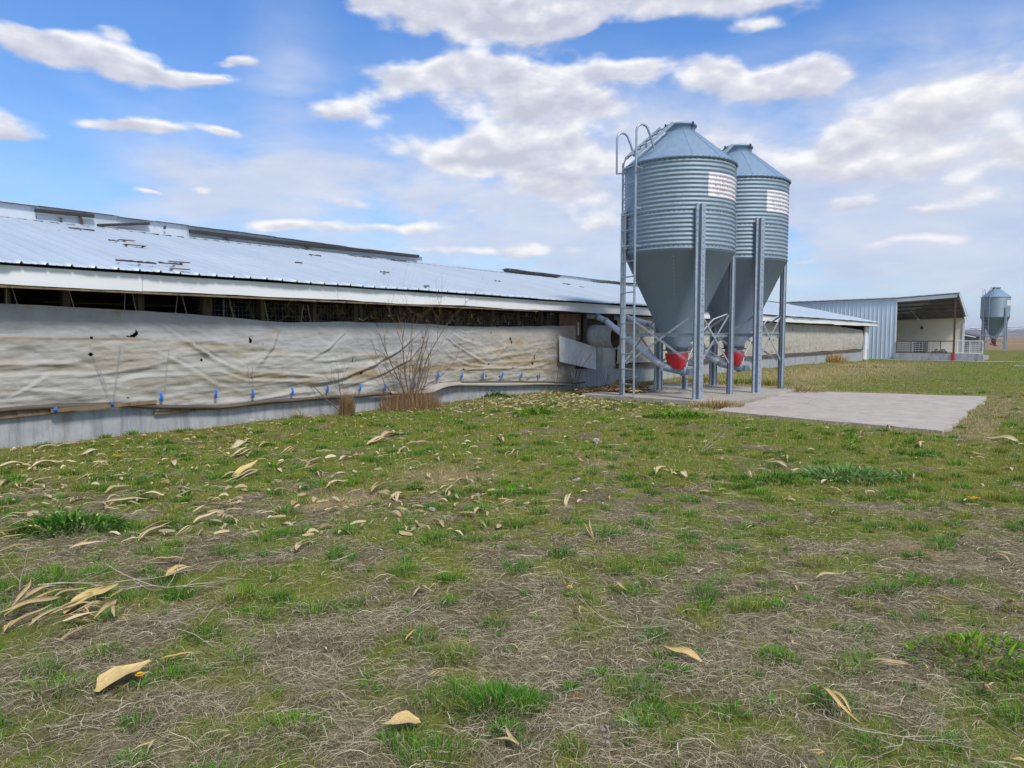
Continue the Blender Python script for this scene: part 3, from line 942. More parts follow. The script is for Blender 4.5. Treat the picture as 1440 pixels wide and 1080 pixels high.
# lift cords
def cord(pa, pb, oa, ob):
    (ta, za), (tb, zb) = at_o(*pa, oa), at_o(*pb, ob)
    mm = MB(); mm.tube([(ta, -oa, za), ((ta + tb) / 2, -(oa + ob) / 2 + 0.004, (za + zb) / 2), (tb, -ob, zb)], 0.0045, 4)
    mm.build('lift_cord', M['cord'], curtain)
for pa, pb in [((9, 402), (9, 432)), ((16, 402), (26, 432)), ((97, 408), (106, 438)), ((176, 410), (175, 440)), ((186, 411), (192, 440)), ((250, 416), (246, 446)), ((256, 416), (264, 446)), ((315, 419), (315, 450)), ((322, 419), (329, 450)), ((372, 424), (378, 455)), ((427, 428), (423, 455)), ((432, 428), (438, 455))]:
    cord(pa, pb, 0.3, 0.12)
for pa, pb in [((169, 482), (158, 566)), ((126, 483), (157, 566)), ((135, 505), (150, 545)), ((238, 488), (230, 552)), ((355, 515), (357, 552)), ((348, 515), (352, 534))]:
    cord(pa, pb, 0.2, 0.19)
# brush lodged in the opening
def tube_path(a, b, n, jit):
    pts = []
    for i in range(n + 1):
        k = i / n
        p = Vector(a).lerp(Vector(b), k)
        if 0 < i < n: p += Vector((random.uniform(-jit, jit), random.uniform(-jit, jit) * 0.4, random.uniform(-jit, jit)))
        pts.append(p)
    return pts
m = MB(); mh = MB()
for i in range(620):
    t = random.triangular(3.0, 14.4, 9.2)
    z = random.uniform(1.75, 2.1)
    L = random.uniform(0.15, 0.5)
    a = random.uniform(-0.6, 0.6) + (PI / 2 if random.random() < 0.7 else 0)
    m.tube(tube_path((t, -0.02 + random.random() * 0.3, z), (t + L * math.cos(a), -0.03 + random.random() * 0.3, min(2.22, z + L * math.sin(a))), 3, 0.05), random.uniform(0.003, 0.007), 4)
m.build('dry_brush', M['brush'], barn, label='dead brush caught behind the netting above the curtain')
for i in range(60):
    t = random.triangular(4.0, 14.2, 9.5); z = random.uniform(1.82, 2.2); L = random.uniform(0.08, 0.22); a = random.uniform(-1.2, 1.2); w = random.uniform(.012, .03)
    c, s = math.cos(a), math.sin(a)
    y = random.uniform(0.0, 0.16) if random.random() < 0.5 else random.uniform(.2, .4)
    mh = MB(); mh.grid([[(t + c * L * k - s * w * e * math.sin(PI * min(.98, k + .1)), y + 0.03 * math.sin(3 * k) + 0.01 * abs(e), z + s * L * k + c * w * e * math.sin(PI * min(.98, k + .1))) for e in (-1, 0, 1)] for k in (0, .3, .6, 1)])
    mh.build('lodged_husk', M['husk_pale'], barn)

# bare bay at the end of the curtain
m = MB(); m.box(13.75, 14.9, 0.02, 0.038, 1.45, 2.24); m.build('plywood_panel', M['ply'], barn)
m = MB(); m.box(14.96, 15.12, -0.06, 0.0, 0.6, 2.25); m.build('bay_post', M['wood'], barn)
m = MB(); m.box(14.70, 14.73, -0.02, 0.018, 1.6, 2.0); m.build('trim_strip', M['fascia'], barn)
m = MB(); m.box(15.14, 17.0, 0.10, 0.12, 1.42, 2.26); m.build('bay_backing', M['inside'], barn)
m = MB(); m.box(13.4, 15.0, 0.225, 0.245, 0.6, 2.25); m.build('bay_liner', M['inside'], barn)
# exhaust fan cone
m = MB()
n = 40
P = []
for r, y, z in ((0.36, 0.0, 1.60), (0.345, -0.2, 1.59), (0.33, -0.22, 1.59), (0.325, -0.5, 1.57), (0.33, -0.86, 1.55), (0.345, -0.88, 1.55)):
    P.append([(15.45 + r * math.cos(2 * PI * k / n), y, z + r * math.sin(2 * PI * k / n)) for k in range(n + 1)])
m.grid(P)
cone_o = m.build('exhaust_cone', M['barrel'], barn)
md = cone_o.modifiers.new('thick', 'SOLIDIFY'); md.thickness = 0.012; md.offset = 1
m = MB()
P = []
for r, y in ((0.31, -0.86), (0.30, -0.5), (0.02, -0.45)):
    P.append([(15.45 + r * math.cos(2 * PI * k / n), y, 1.55 + r * math.sin(2 * PI * k / n)) for k in range(n + 1)])
m.grid(P)
m.build('fan_mouth', M['barrel_in'], cone_o)

# far curtain, closed, past the bins
def far_col(T, Z, K):
    c = lerp3((0.50, 0.475, 0.41), (0.56, 0.535, 0.47), fbm(T * 0.5, Z * 2, 91, 4))
    n2 = fbm(T * 2.2, Z * 9, 93, 4); n3 = fbm(T * 6, Z * 2.0, 95, 4)
    c = mixto(c, (0.40, 0.32, 0.20), sstep(0.52, 0.7, n2) * (1 - sstep(0.1, 0.55, K)) * 0.7)
    c = mixto(c, (0.45, 0.40, 0.30), sstep(0.5, 0.66, n3) * 0.35)
    return np.clip(c, 0, 1)
fh = [(1166, 470, .05, .1), (1115, 464, .05, .09), (1093, 473, .08, .1), (1088, 478, .05, .06), (1150, 484, .06, .06), (1128, 486, .05, .05), (1180, 466, .06, .05), (1105, 490, .05, .07), (1195, 478, .04, .05), (1140, 472, .04, .04)]
FT = [(16.9, 2.22), (20, 2.24), (30, 2.23), (44, 2.21), (47, 2.12), (51.8, 1.98)]
far_curtain = build_curtain('curtain', 16.95, 51.7, lambda t: interp(FT, t), lambda t: 0.66 + 0.03 * np.sin(t * 0.8), [([(1192, 466), (1198, 484), (1212, 494)], 0.05, 0.07), ([(1199, 462), (1206, 480), (1217, 492)], 0.05, 0.07)], fh, 0.05, far_col, 0.05, barn, 0.3, seed=4)
m = MB()
for a in np.arange(16.9, 51.5, 3.0):
    m = MB()
    m.bar((a, -0.08, 0.62 + random.uniform(-.02, .02)), (min(a + 2.97, 51.7), -0.08, 0.62 + random.uniform(-.02, .02)), 0.05, 0.10)
    m.build('sill_board', M['wood'], barn)
m = MB(); m.box(52.15, 52.85, -0.14, -0.02, -0.1, 2.26); m.build('corner_post', M['fascia'], barn)
m = MB(); m.box(53.0, 53.9, -0.02, 0.12, 0.6, 2.26); m.build('corner_panel', M['siding'], barn)

# white board leaning on the barn wall
pn = [(13.41, 1.60), (15.40, 1.25), (15.40, 0.56), (13.43, 0.86)]
m = MB()
fr = [(t, -0.20 - 0.02 * (1.6 - z), z) for t, z in pn]; bk = [(t, y + 0.015, z) for t, y, z in fr]
m.add(fr + bk, [(3, 2, 1, 0), (4, 5, 6, 7), (0, 1, 5, 4), (1, 2, 6, 5), (2, 3, 7, 6), (3, 0, 4, 7)])
for k in range(3):
    f = 0.25 + 0.25 * k
pb = m.build('loose_panel', M['white_panel'], None, bevel=0.003, label='white rectangular board hung crooked on the barn wall below the fan cone', cat='panel')
pb.location = W(0, 0, 0); pb.rotation_euler = (0, 0, BROT)

# ------------------------------------------------------------------ feed bins
R = 1.35
ZB, ZT = 3.55, 5.65
def shell_r(z): return R + 0.013 * math.cos(2 * PI * (z - ZB) / 0.1)
LAD = math.radians(153)

def make_bin():
    root = empty('feed_silo', (0, 0, 0), BROT)
    m = MB()
    n = int((ZT - ZB) / 0.0125)
    prof = [(R - 0.02, ZB - 0.02), (R + 0.012, ZB - 0.02)] + [(shell_r(ZB + 0.0125 * i), ZB + 0.0125 * i) for i in range(n + 1)]
    m.lathe(prof, 96)
    sh = m.build('shell', M['shell'], root)
    m = MB()   # seam bolts and vertical lap joints
    for zz in (ZB + 0.05, ZB + 0.85, ZT - 0.05):
        for k in range(72):
            a = 2 * PI * k / 72
            r = shell_r(zz) + 0.004
            Mx = Matrix.Translation((r * math.cos(a), r * math.sin(a), zz)) @ Matrix.Rotation(a, 4, 'Z')
            m.box(-0.006, 0.008, -0.009, 0.009, -0.009, 0.009, Mx)
    for a in (math.radians(x) for x in (40, 100, 160, 178, 220, 272, 340)):
        for k in range(20):
            zz = ZB + 0.05 + 0.1 * k + 0.05
            r = R + 0.002
            Mx = Matrix.Translation((r * math.cos(a), r * math.sin(a), zz)) @ Matrix.Rotation(a, 4, 'Z')
            m.box(-0.006, 0.006, -0.008, 0.008, -0.008, 0.008, Mx)
    m.build('seam_bolts', M['dark_metal'], sh)
    # roof
    m = MB()
    m.lathe([(R + 0.025, ZT - 0.03), (R + 0.045, ZT), (R + 0.02, ZT + 0.02), (0.40, ZT + 0.84), (0.37, ZT + 0.85)], 72)
    for k in range(12):
        a = 2 * PI * k / 12 + 0.13
        c, s = math.cos(a), math.sin(a)
        m.bar(((R + 0.0) * c, (R + 0.0) * s, ZT + 0.035), (0.40 * c, 0.40 * s, ZT + 0.845), 0.03, 0.014)
    for k in range(60):
        a = 2 * PI * k / 60
        Mx = Matrix.Translation(((R + 0.04) * math.cos(a), (R + 0.04) * math.sin(a), ZT - 0.005)) @ Matrix.Rotation(a, 4, 'Z')
        m.box(-0.01, 0.012, -0.02, 0.02, -0.018, 0.016, Mx)
    rc = m.build('roof_cone', M['cone'], root)
    m = MB()
    m.lathe([(0.37, ZT + 0.83), (0.36, ZT + 0.99), (0.40, ZT + 0.995), (0.40, ZT + 1.03), (0.37, ZT + 1.055), (0.12, ZT + 1.085), (0.0, ZT + 1.09)], 40)
    lid = m.build('lid', M['cone'], rc)
    m = MB()
    for a in (0.4, 2.5, 4.4):
        c, s = math.cos(a), math.sin(a)
        m.bar((0.41 * c, 0.41 * s, ZT + 0.93), (0.41 * c, 0.41 * s, ZT + 1.06), 0.05, 0.02, (c, s, 0))
    m.build('lid_clamp', M['dark_metal'], lid)
    # hopper
    m = MB()
    m.lathe([(R + 0.006, ZB + 0.03), (R + 0.004, ZB - 0.06), (R - 0.02, ZB - 0.07), (0.29, 1.26), (0.28, 1.14), (0.25, 1.14)], 80)
    hp = m.build('hopper', M['hopper'], root)
    m = MB()
    for k in range(8):
        a = 2 * PI * k / 8 + 0.35
        for i in range(26):
            f = (i + 0.5) / 26
            r = (R - 0.02) + (0.29 - R + 0.02) * f + 0.003
            zz = (ZB - 0.07) + (1.26 - ZB + 0.07) * f
            Mx = Matrix.Translation((r * math.cos(a), r * math.sin(a), zz)) @ Matrix.Rotation(a, 4, 'Z')
            m.box(-0.006, 0.006, -0.008, 0.008, -0.008, 0.008, Mx)
    m.build('seam_rivets', M['shell'], hp)
    m = MB(); m.lathe([(0.30, 1.12), (0.34, 1.12), (0.34, 1.145), (0.30, 1.145)], 36); m.build('slide_gate', M['dark_metal'], root)
    m = MB()   # red boot: square funnel
    P = []
    for hw, zz, hl in ((0.26, 1.05, 0.26), (0.265, 1.01, 0.265), (0.24, 0.90, 0.24), (0.15, 0.70, 0.19), (0.13, 0.66, 0.17)):
        ring = []
        for k in range(33):
            a = 2 * PI * k / 32
            c, s = math.cos(a), math.sin(a)
            ring.append((hw * math.copysign(abs(c) ** 0.6, c), hl * math.copysign(abs(s) ** 0.6, s), zz))
        P.append(ring)
    m.grid(P)
    m.build('boot', M['red'], root)
    m = MB(); m.lathe([(0.24, 1.05), (0.24, 1.13)], 32); m.build('boot_collar', M['leg'], root)
    m = MB()
    m.tube([(0.12, -0.1, 0.60), (-0.22, 0.30, 0.72)], 0.105, 12)
    m.tube([(0.16, -0.14, 0.585), (0.115, -0.095, 0.60)], 0.13, 12)
    m.build('auger_intake', M['hopper'], root)
    # legs: folded channels, stood on plates
    LP = [(-1, 1), (-1, -1), (1, -1), (1, 1)]
    prof = [(-0.115, 0.10), (-0.015, 0.10), (0.0, 0.006), (0.052, 0.006), (0.066, 0.10), (0.115, 0.10)]
    th = 0.010
    def leg(sx, sy):
        a = math.atan2(sy, sx)
        x, y = (R + 0.013) * math.cos(a), (R + 0.013) * math.sin(a)
        Mx = Matrix.Translation((x, y, 0)) @ Matrix.Rotation(a - PI / 2, 4, 'Z')
        mm = MB()
        pl = prof + [(px_, py_ - th) for px_, py_ in prof[::-1]]
        # edge lips
        mm.prism(pl[::-1], 0.012, 4.55, Mx)
        mm.box(0.105, 0.115, 0.02, 0.075, 0.012, 4.55, Mx); mm.box(-0.115, -0.105, 0.02, 0.075, 0.012, 4.55, Mx)
        lg = mm.build('leg', M['leg'], root)
        mb = MB()
        for i in range(30):
            zz = 0.25 + i * 0.147
            if zz < 4.5:
                mb.box(-0.075, -0.058, 0.10, 0.107, zz, zz + 0.017, Mx)
                if zz > ZB: mb.box(0.08, 0.097, 0.10, 0.107, zz, zz + 0.017, Mx)
        mb.build('leg_bolts', M['dark_metal'], lg)
        mp = MB(); mp.box(-0.16, 0.16, -0.05, 0.17, 0.0, 0.011, Mx); mp.build('foot_plate', M['rod'], lg)
        return x, y
    C = [leg(*q) for q in LP]
    for i in range(4):
        (xa, ya), (xb, yb) = C[i], C[(i + 1) % 4]
        d = Vector((xb - xa, yb - ya, 0)).normalized(); out = Vector((d.y, -d.x, 0))
        if out.dot(Vector((xa + xb, ya + yb, 0))) < 0: out = -out
        a0 = Vector((xa, ya, 0)) + d * 0.06; b0 = Vector((xb, yb, 0)) - d * 0.06
        m = MB(); m.bar(a0 + Vector((0, 0, 1.52)), b0 + Vector((0, 0, 1.52)), 0.012, 0.085); m.bar(a0 + Vector((0, 0, 1.557)) + out * 0.02, b0 + Vector((0, 0, 1.557)) + out * 0.02, 0.04, 0.01)
        m.build('crossbar', M['leg'], root)
        for j, (p, q) in enumerate(((a0, b0), (b0, a0))):
            off = out * (0.02 + 0.028 * j)
            m = MB(); m.bar(p + off + Vector((0, 0, 0.80)), q + off + Vector((0, 0, 2.02)), 0.012, 0.05)
            m.build('brace', M['rod'], root)
    m = MB(); m.tube([(0.97, -0.92, 2.05), (0.72, -0.66, 1.92), (0.45, -0.42, 1.55), (0.2, -0.25, 1.0), (0.14, -0.2, 0.7)], 0.018, 6)
    m.build('conduit', M['pvc'], root)
    m = MB(); m.box(0.10, 0.34, -0.30, -0.12, 0.50, 0.66); m.tube([(0.34, -0.21, 0.58), (0.52, -0.21, 0.58)], 0.075, 12)
    m.build('auger_motor', M['hopper'], root, bevel=0.01)
    # ladder
    ca, sa = math.cos(LAD), math.sin(LAD)
    rad, tan = Vector((ca, sa, 0)), Vector((-sa, ca, 0))
    def lp(r, s, z): return rad * r + tan * s + Vector((0, 0, z))
    HWL = 0.27
    m = MB()
    for s in (-HWL, HWL):
        m.bar(lp(R + 0.15, s, 1.45), lp(R + 0.15, s, ZT + 0.05), 0.022, 0.05, tuple(rad))
        m.bar(lp(R + 0.15, s * 1.0, 1.50), lp(R + 0.02, s * 0.9 - 0.14, 0.03), 0.022, 0.05, tuple(rad))
    z = 0.3
    while z < ZT:
        f = max(0, (1.5 - z) / 1.5)
        m.tube([lp(R + 0.15 - 0.13 * f, -HWL * (1 - .1 * f) - 0.14 * f, z), lp(R + 0.15 - 0.13 * f, HWL * (1 - .1 * f) - 0.14 * f, z)], 0.016, 6)
        z += 0.375
    lad = m.build('ladder', M['leg'], root)
    m = MB()
    for s in (-HWL, HWL):
        for zz in (ZB + 0.1, ZB + 1.0, ZT - 0.15):
            m.bar(lp(R - 0.01, s, zz), lp(R + 0.15, s, zz), 0.008, 0.04)
    m.build('standoff', M['leg'], lad)
    # roof ladder
    m = MB()
    up = Vector((0, 0, 1))
    def rp(f, s, h): return lp((R + 0.10) + (0.42 - R - 0.10) * f, s, ZT + 0.10 + 0.84 * f + h)
    for s in (-HWL * 0.9, HWL * 0.9):
        m.bar(lp(R + 0.16, s, ZT - 0.02), rp(0.0, s, 0.05), 0.03, 0.03)
        m.bar(rp(0.0, s, 0.05), rp(1.0, s, 0.07), 0.03, 0.075)
    for k in range(6):
        f = 0.08 + k * 0.17
        m.bar(rp(f, -HWL * 0.9, 0.05), rp(f, HWL * 0.9, 0.05), 0.05, 0.014)
    m.build('roof_ladder', M['leg'], lad)
    for s in (-HWL - 0.14, HWL + 0.14):
        m = MB()
        q = 0.17
        pts = [lp(R + 0.24, s, ZT - 0.20), lp(R + 0.24, s, ZT + 0.15), lp(R + 0.24, s, ZT + 0.64)]
        for k in range(1, 9):
            a = PI * k / 10
            pts.append(lp(R + 0.24 - q * (1 - math.cos(a)), s, ZT + 0.64 + q * math.sin(a)))
        pts += [lp(R - 0.16, s, ZT + 0.56), lp(R - 0.27, s, ZT + 0.28)]
        m.tube(pts, 0.027, 8)
        m.bar(lp(R + 0.24, s, ZT - 0.18), lp(R + 0.0, s * 0.8, ZT - 0.18), 0.03, 0.03)
        m.build('handrail', M['leg'], lad)
    return root

def sign(root, lettering, label):
    a0, a1 = math.radians(233.5), math.radians(289)
    z0, z1 = 4.72, 5.29
    m = MB()
    n = int((z1 - z0) / 0.0125)
    m.lathe([(shell_r(z0 + (z1 - z0) * i / n) + 0.005, z0 + (z1 - z0) * i / n) for i in range(n + 1)], 30, a0, a1)
    o = m.build('sign_panel', M['white_sign'], root, label=label)
    md = o.modifiers.new('thick', 'SOLIDIFY'); md.thickness = 0.003
    rnd = random.Random(3)
    m = MB()
    for row, (zc, hgt) in enumerate(((5.20, 0.035), (5.10, 0.04), (5.0, 0.045), (4.90, 0.045), (4.80, 0.035))):
        a = a0 + 0.10 + 0.06 * rnd.random()
        while a < a1 - 0.08:
            w = rnd.uniform(0.008, 0.02)
            for kk in range(rnd.choice((1, 2, 2))):
                zz = zc + rnd.uniform(-.012, .012)
                hh = hgt * rnd.choice((0.35, 0.7, 1))
                P = []
                for i in range(5):
                    z = zz - hh / 2 + hh * i / 4
                    r = shell_r(z) + 0.0085
                    P.append([(r * math.cos(a + kk * 0.008), r * math.sin(a + kk * 0.008), z), (r * math.cos(a + kk * 0.008 + w * 0.6), r * math.sin(a + kk * 0.008 + w * 0.6), z)])
                m.grid(P, False)
            a += w + rnd.choice((0.006, 0.008, 0.03))
    m.build('faded_lettering', lettering, o)
    return o

bin1 = make_bin()
bin1.location = W(13.5, 3.75, 0.10)
bin2 = copy_tree(bin1); bin2.location = W(16.37, 4.14, 0.10)
bin3 = copy_tree(bin1)
x3, y3 = ground(1397, 493, -0.15)
bin3.location = (x3, y3, -0.15); bin3.scale = (1.08, 1.08, 1.10)
g_ = 'feed silos on four legs'
tag(bin1, 'galvanised corrugated feed silo with ladder, nearest on the concrete pad', 'silo', g_)
tag(bin2, 'galvanised feed silo with white sign standing just behind the nearest silo', 'silo', g_)
tag(bin3, 'small distant galvanised feed silo beside the open shed', 'silo', g_)
sign(bin1, M['sign_red'], 'white sign with faded red lettering')
sign(bin2, M['sign_dark'], 'white sign with faded dark lettering')
sign(bin3, M['sign_dark'], 'white sign patch with faded lettering')

# auger tubes from the boots to the barn
def auger(pts, r, label):
    m = MB(); m.tube(pts, r, 14)
    o = m.build('auger_tube', M['pvc'], None, label=label, cat='auger tube', group='auger tubes from the silos to the barn')
    m = MB()
    for i in range(1, len(pts) - 1):
        p = Vector(pts[i]); d = (Vector(pts[i + 1]) - p).normalized()
        m.tube([p - d * 0.08, p + d * 0.08], r + 0.012, 14)
    d = (Vector(pts[-1]) - Vector(pts[-2])).normalized()
    m.tube([Vector(pts[-1]) - d * 0.03, Vector(pts[-1]) + d * 0.10], r + 0.015, 14)
    m.build('coupling', M['leg'], o)
    return o
def bw(b, x, y, z):
    return b.location + Matrix.Rotation(BROT, 3, 'Z') @ Vector((x, y, z))
auger([W(15.0, 0.15, 2.20), W(15.05, 0.45, 2.17), W(15.0, 0.80, 2.02), bw(bin1, -0.22, 0.30, 0.73)], 0.085, 'pale auger tube sloping from the eave down to the nearest red boot')
auger([W(16.7, 0.10, 2.18), W(16.85, 0.55, 2.15), W(16.7, 1.35, 1.95), bw(bin2, -0.22, 0.30, 0.73)], 0.085, 'pale auger tube running behind the near hopper to the second red boot')

# ------------------------------------------------------------------ open shed beyond the barn
SH = 57.8
shed = empty('open_shed', W(SH, 0, 0), BROT, label='pale blue metal shed with a wide open front and sloping roof', cat='shed')
def ztop(o): return 4.36 + 0.012 * (o + 7.2) + 0.045 * max(0, o - 1)
OR, OLc, OL = 5.02, 1.08, -12.0     # right end, opening's left jamb, far left end
DEP = 5.4
ZBK = 2.80
zb_ = -0.25
m = MB()   # ribbed front siding
t0 = OL
P0_, P1_ = [], []
o = OLc
while o > OL:
    for do, h in ((0, 0.0), (0.03, 0.03), (0.07, 0.03), (0.10, 0.0)):
        oo = o - do
        P0_.append((-h, -oo, zb_)); P1_.append((-h, -oo, ztop(oo) - 0.12))
    o -= 0.30
m.grid([P0_, P1_], False)
m.box(0.002, 0.03, -OLc, -OL, zb_, ztop(OL) - 0.2)
m.build('front_wall', M['siding'], shed)
m = MB()
m.box(-0.05, 0.06, -OLc - 0.05, -OLc + 0.04, zb_, ztop(OLc) - 0.3)
m.build('jamb_trim', M['shed_trim'], shed)
m = MB()
for a, b in ((OR, OLc), (OLc - 0.001, OL)):
    za, zc = ztop(a), ztop(b)
    hh = 0.30 if a == OR else 0.14
    m.add([(-0.10, -a, za - hh), (-0.10, -b, zc - (0.30 if a == OR else 0.14)), (-0.10, -b, zc - 0.06), (-0.10, -a, za - 0.06), (-0.04, -a, za - hh), (-0.04, -b, zc - hh), (-0.04, -b, zc - 0.06), (-0.04, -a, za - 0.06)],
          [(0, 1, 2, 3), (7, 6, 5, 4), (0, 4, 5, 1), (3, 2, 6, 7), (0, 3, 7, 4), (1, 5, 6, 2)])
m.build('front_fascia', M['shed_trim'], shed)
m = MB()   # mono-pitch roof sheet and purlins
RF = []
nO = 60
for i in range(7):
    k = i / 6
    row = []
    for j in range(nO + 1):
        o = OR + 0.18 + (OL - OR - 0.18) * j / nO
        zf = ztop(min(o, OR)) - 0.0
        row.append((-0.22 + (DEP + 0.45) * k, -o, zf + (ZBK - 4.40) * k + 0.012 * (j % 2)))
    RF.append(row)
m.grid(RF, False)
rf = m.build('roof', M['shed_top'], shed)
md = rf.modifiers.new('thick', 'SOLIDIFY'); md.thickness = 0.05; md.offset = -1
for k in range(6):
    f = 0.06 + 0.17 * k
    m = MB()
    x = -0.1 + DEP * f
    za, zc = ztop(OR) + (ZBK - 4.40) * f - 0.10, ztop(OL) + (ZBK - 4.40) * f - 0.10
    m.bar((x, -OR + 0.05, za - 0.03), (x, -OL, zc - 0.03), 0.05, 0.14)
    m.build('purlin', M['purlin'], shed)
m = MB()   # soffit board sheet under the roof (dark)
m.add([(0.0, -OR + 0.04, ztop(OR) - 0.09), (0.0, -OL, ztop(OL) - 0.09), (DEP, -OL, ztop(OL) - 0.09 + ZBK - 4.40), (DEP, -OR + 0.04, ztop(OR) - 0.09 + ZBK - 4.40)], [(0, 1, 2, 3)])
m.build('roof_lining', M['purlin'], shed)
m = MB()   # verge trim along the right slope
m.bar((-0.20, -OR - 0.16, ztop(OR) - 0.10), (DEP + 0.2, -OR - 0.16, ztop(OR) - 0.10 + (ZBK - 4.40) * (DEP + .4) / DEP), 0.03, 0.22)
m.build('verge_trim', M['shed_trim'], shed)
m = MB(); _za, _zb = ztop(OR) - 0.08 + ZBK - 4.40, ztop(OL) - 0.08 + ZBK - 4.40
m.add([(DEP - .02, -OR, -.25), (DEP + .1, -OR, -.25), (DEP + .1, -OR, _za - 0.03), (DEP - .02, -OR, _za), (DEP - .02, -OL, -.25), (DEP + .1, -OL, -.25), (DEP + .1, -OL, _zb - 0.03), (DEP - .02, -OL, _zb)], [(0, 1, 2, 3), (7, 6, 5, 4), (0, 3, 7, 4), (1, 5, 6, 2), (2, 6, 7, 3)])
m.build('back_wall', M['cream'], shed)
m = MB(); m.box(0.1, DEP, -OLc + 1.4, -OLc + 1.5, -0.2, 2.9); m.build('inner_partition', M['inside'], shed)
m = MB(); m.box(0.05, DEP, -OR - 1.7, -OL, -0.4, 0.08); m.build('shed_floor', M['concrete_pad'], shed)
m = MB()
m.box(-0.25, 0.045, -6.80, -OLc + 0.02, -0.45, 0.28)
m.build('kerb_wall', M['concrete_wall'], shed)
pz = 4.3
m = MB(); m.box(-0.14, -0.02, -OR + 0.02, -OR + 0.14, 0.30, ztop(OR) - 0.3); pp = m.build('front_post', M['rust_post'], shed)
m = MB(); m.box(-0.30, -0.252, -OR - 0.02, -OR + 0.20, -0.25, 0.36); m.build('post_foot', M['red'], pp)
m = MB(); m.box(DEP - 0.1, DEP - 0.002, -OR - 0.02, -OR + 0.12, 0.08, 2.6); m.build('back_post', M['shed_trim'], shed)
m = MB(); m.tube([(DEP - 0.12, -2.1, 2.35), (DEP - 0.3, -2.1, 2.3)], 0.05, 8); m.tube([(DEP - 0.3, -2.1, 2.34), (DEP - 0.34, -2.1, 2.16)], [0.06, 0.14], 10)
m.build('wall_lamp', M['dark_metal'], shed)
m = MB(); m.tube([(0.9, -1.8, 3.7), (1.0, -2.1, 3.3), (1.0, -2.4, 2.9)], 0.015, 6); m.tube([(1.0, -2.4, 2.9), (1.0, -2.45, 2.78)], [0.05, 0.1], 8)
m.build('hanging_cable', M['rod'], shed)

def gate(oa, ob, x, white, label, zlo=0.28, zhi=1.20):
    root = empty('stock_gate', W(SH + x, (oa + ob) / 2, 0), BROT, label=label, cat='gate', group='stock gates across the shed front')
    h = abs(ob - oa) / 2
    mt = M['gate_white'] if white else M['gate_dark']
    m = MB()
    for z in (zlo + 0.05, zhi): m.tube([(0, -h, z), (0, h, z)], 0.035, 8)
    for y in (-h, h): m.tube([(0, y, zlo), (0, y, zhi + 0.02)], 0.035, 8)
    for k in range(1, 2): m.tube([(0, -h + 2 * h * k / 2, zlo), (0, -h + 2 * h * k / 2, zhi)], 0.03, 8)
    m.build('gate_frame', mt, root)
    m = MB()
    for k in range(1, 6): m.tube([(0.0, -h, zlo + 0.05 + (zhi - zlo - 0.05) * k / 6), (0.0, h, zlo + 0.05 + (zhi - zlo - 0.05) * k / 6)], 0.012, 6)
    n = int(h / 0.1)
    for k in range(1, n): m.tube([(0.012, -h + 2 * h * k / n, zlo + 0.05), (0.012, -h + 2 * h * k / n, zhi)], 0.008, 5)
    m.build('mesh_infill', M['gate_white'], root)
    return root
gate(OR - 0.05, 3.25, -0.1, False, 'dark framed stock gate next to the red footed post')
gate(3.15, 1.2, -0.1, False, 'dark framed stock gate beside the blue shed wall')
gate(6.72, OR + 0.12, -0.1, True, 'white framed stock gate outside the red footed post')
# stacked panels and dark trough inside the pens
m = MB()
m.box(1.0, 1.8, -2.9, -2.2, 0.08, 1.05); m.box(1.2, 1.7, -2.85, -2.25, 1.05, 1.12)
tb = m.build('feed_bunker', M['rubber'], None, bevel=0.05, label='black upright feed bin standing inside the shed pen', cat='feed bin'); tb.location = W(SH, 0, 0); tb.rotation_euler = (0, 0, BROT)
m = MB()
P = []
for i in range(12):
    P.append([(1.2 + 0.9 * j / 7, -3.2 - 1.3 * i / 11, 0.08 + 0.5 * math.sin(PI * i / 11) ** 0.6 * math.sin(PI * j / 7) ** 0.6 * (0.7 + 0.6 * random.random())) for j in range(8)])
m.grid(P)
tb = m.build('bedding_heap', M['rubber'], None, label='dark heap of bedding lying inside the shed pen', cat='heap'); tb.location = W(SH, 0, 0); tb.rotation_euler = (0, 0, BROT)

# far low building, pivot and horizon
bx, by = ground(1372, 493, -0.15)
fb = empty('low_outbuilding', W(*loc_to(bx, by), -0.2), BROT, label='low grey outbuilding with dark roof behind the shed', cat='outbuilding')
fb.location = W(74.0, 4.4, -0.2)
m = MB(); m.box(0, 9, 0, 7, 0, 1.8); m.prism([(0, 1.8), (7, 1.8), (3.5, 2.6)], 0.0, 0.1, Matrix(((0, 0, 1, 0), (1, 0, 0, 0), (0, 1, 0, 0), (0, 0, 0, 1)))); m.build('wall', M['grey_board'], fb)
m = MB()
Mt = Matrix(((0, 0, 1, 0), (1, 0, 0, 0), (0, 1, 0, 0), (0, 0, 0, 1)))
m.prism([(-0.5, 1.70), (3.5, 2.62), (7.5, 1.70), (7.5, 1.82), (3.5, 2.76), (-0.5, 1.82)], -0.3, 9.3, Mt); r_ = m.build('roof', M['barn_far_roof'], fb)
m = MB(); m.prism([(-0.5, 1.60), (3.5, 2.52), (3.5, 2.62), (-0.5, 1.70)], -0.34, -0.3, Mt); m.prism([(3.5, 2.52), (7.5, 1.60), (7.5, 1.70), (3.5, 2.62)], -0.34, -0.3, Mt); m.build('barge_board', M['fascia'], r_)

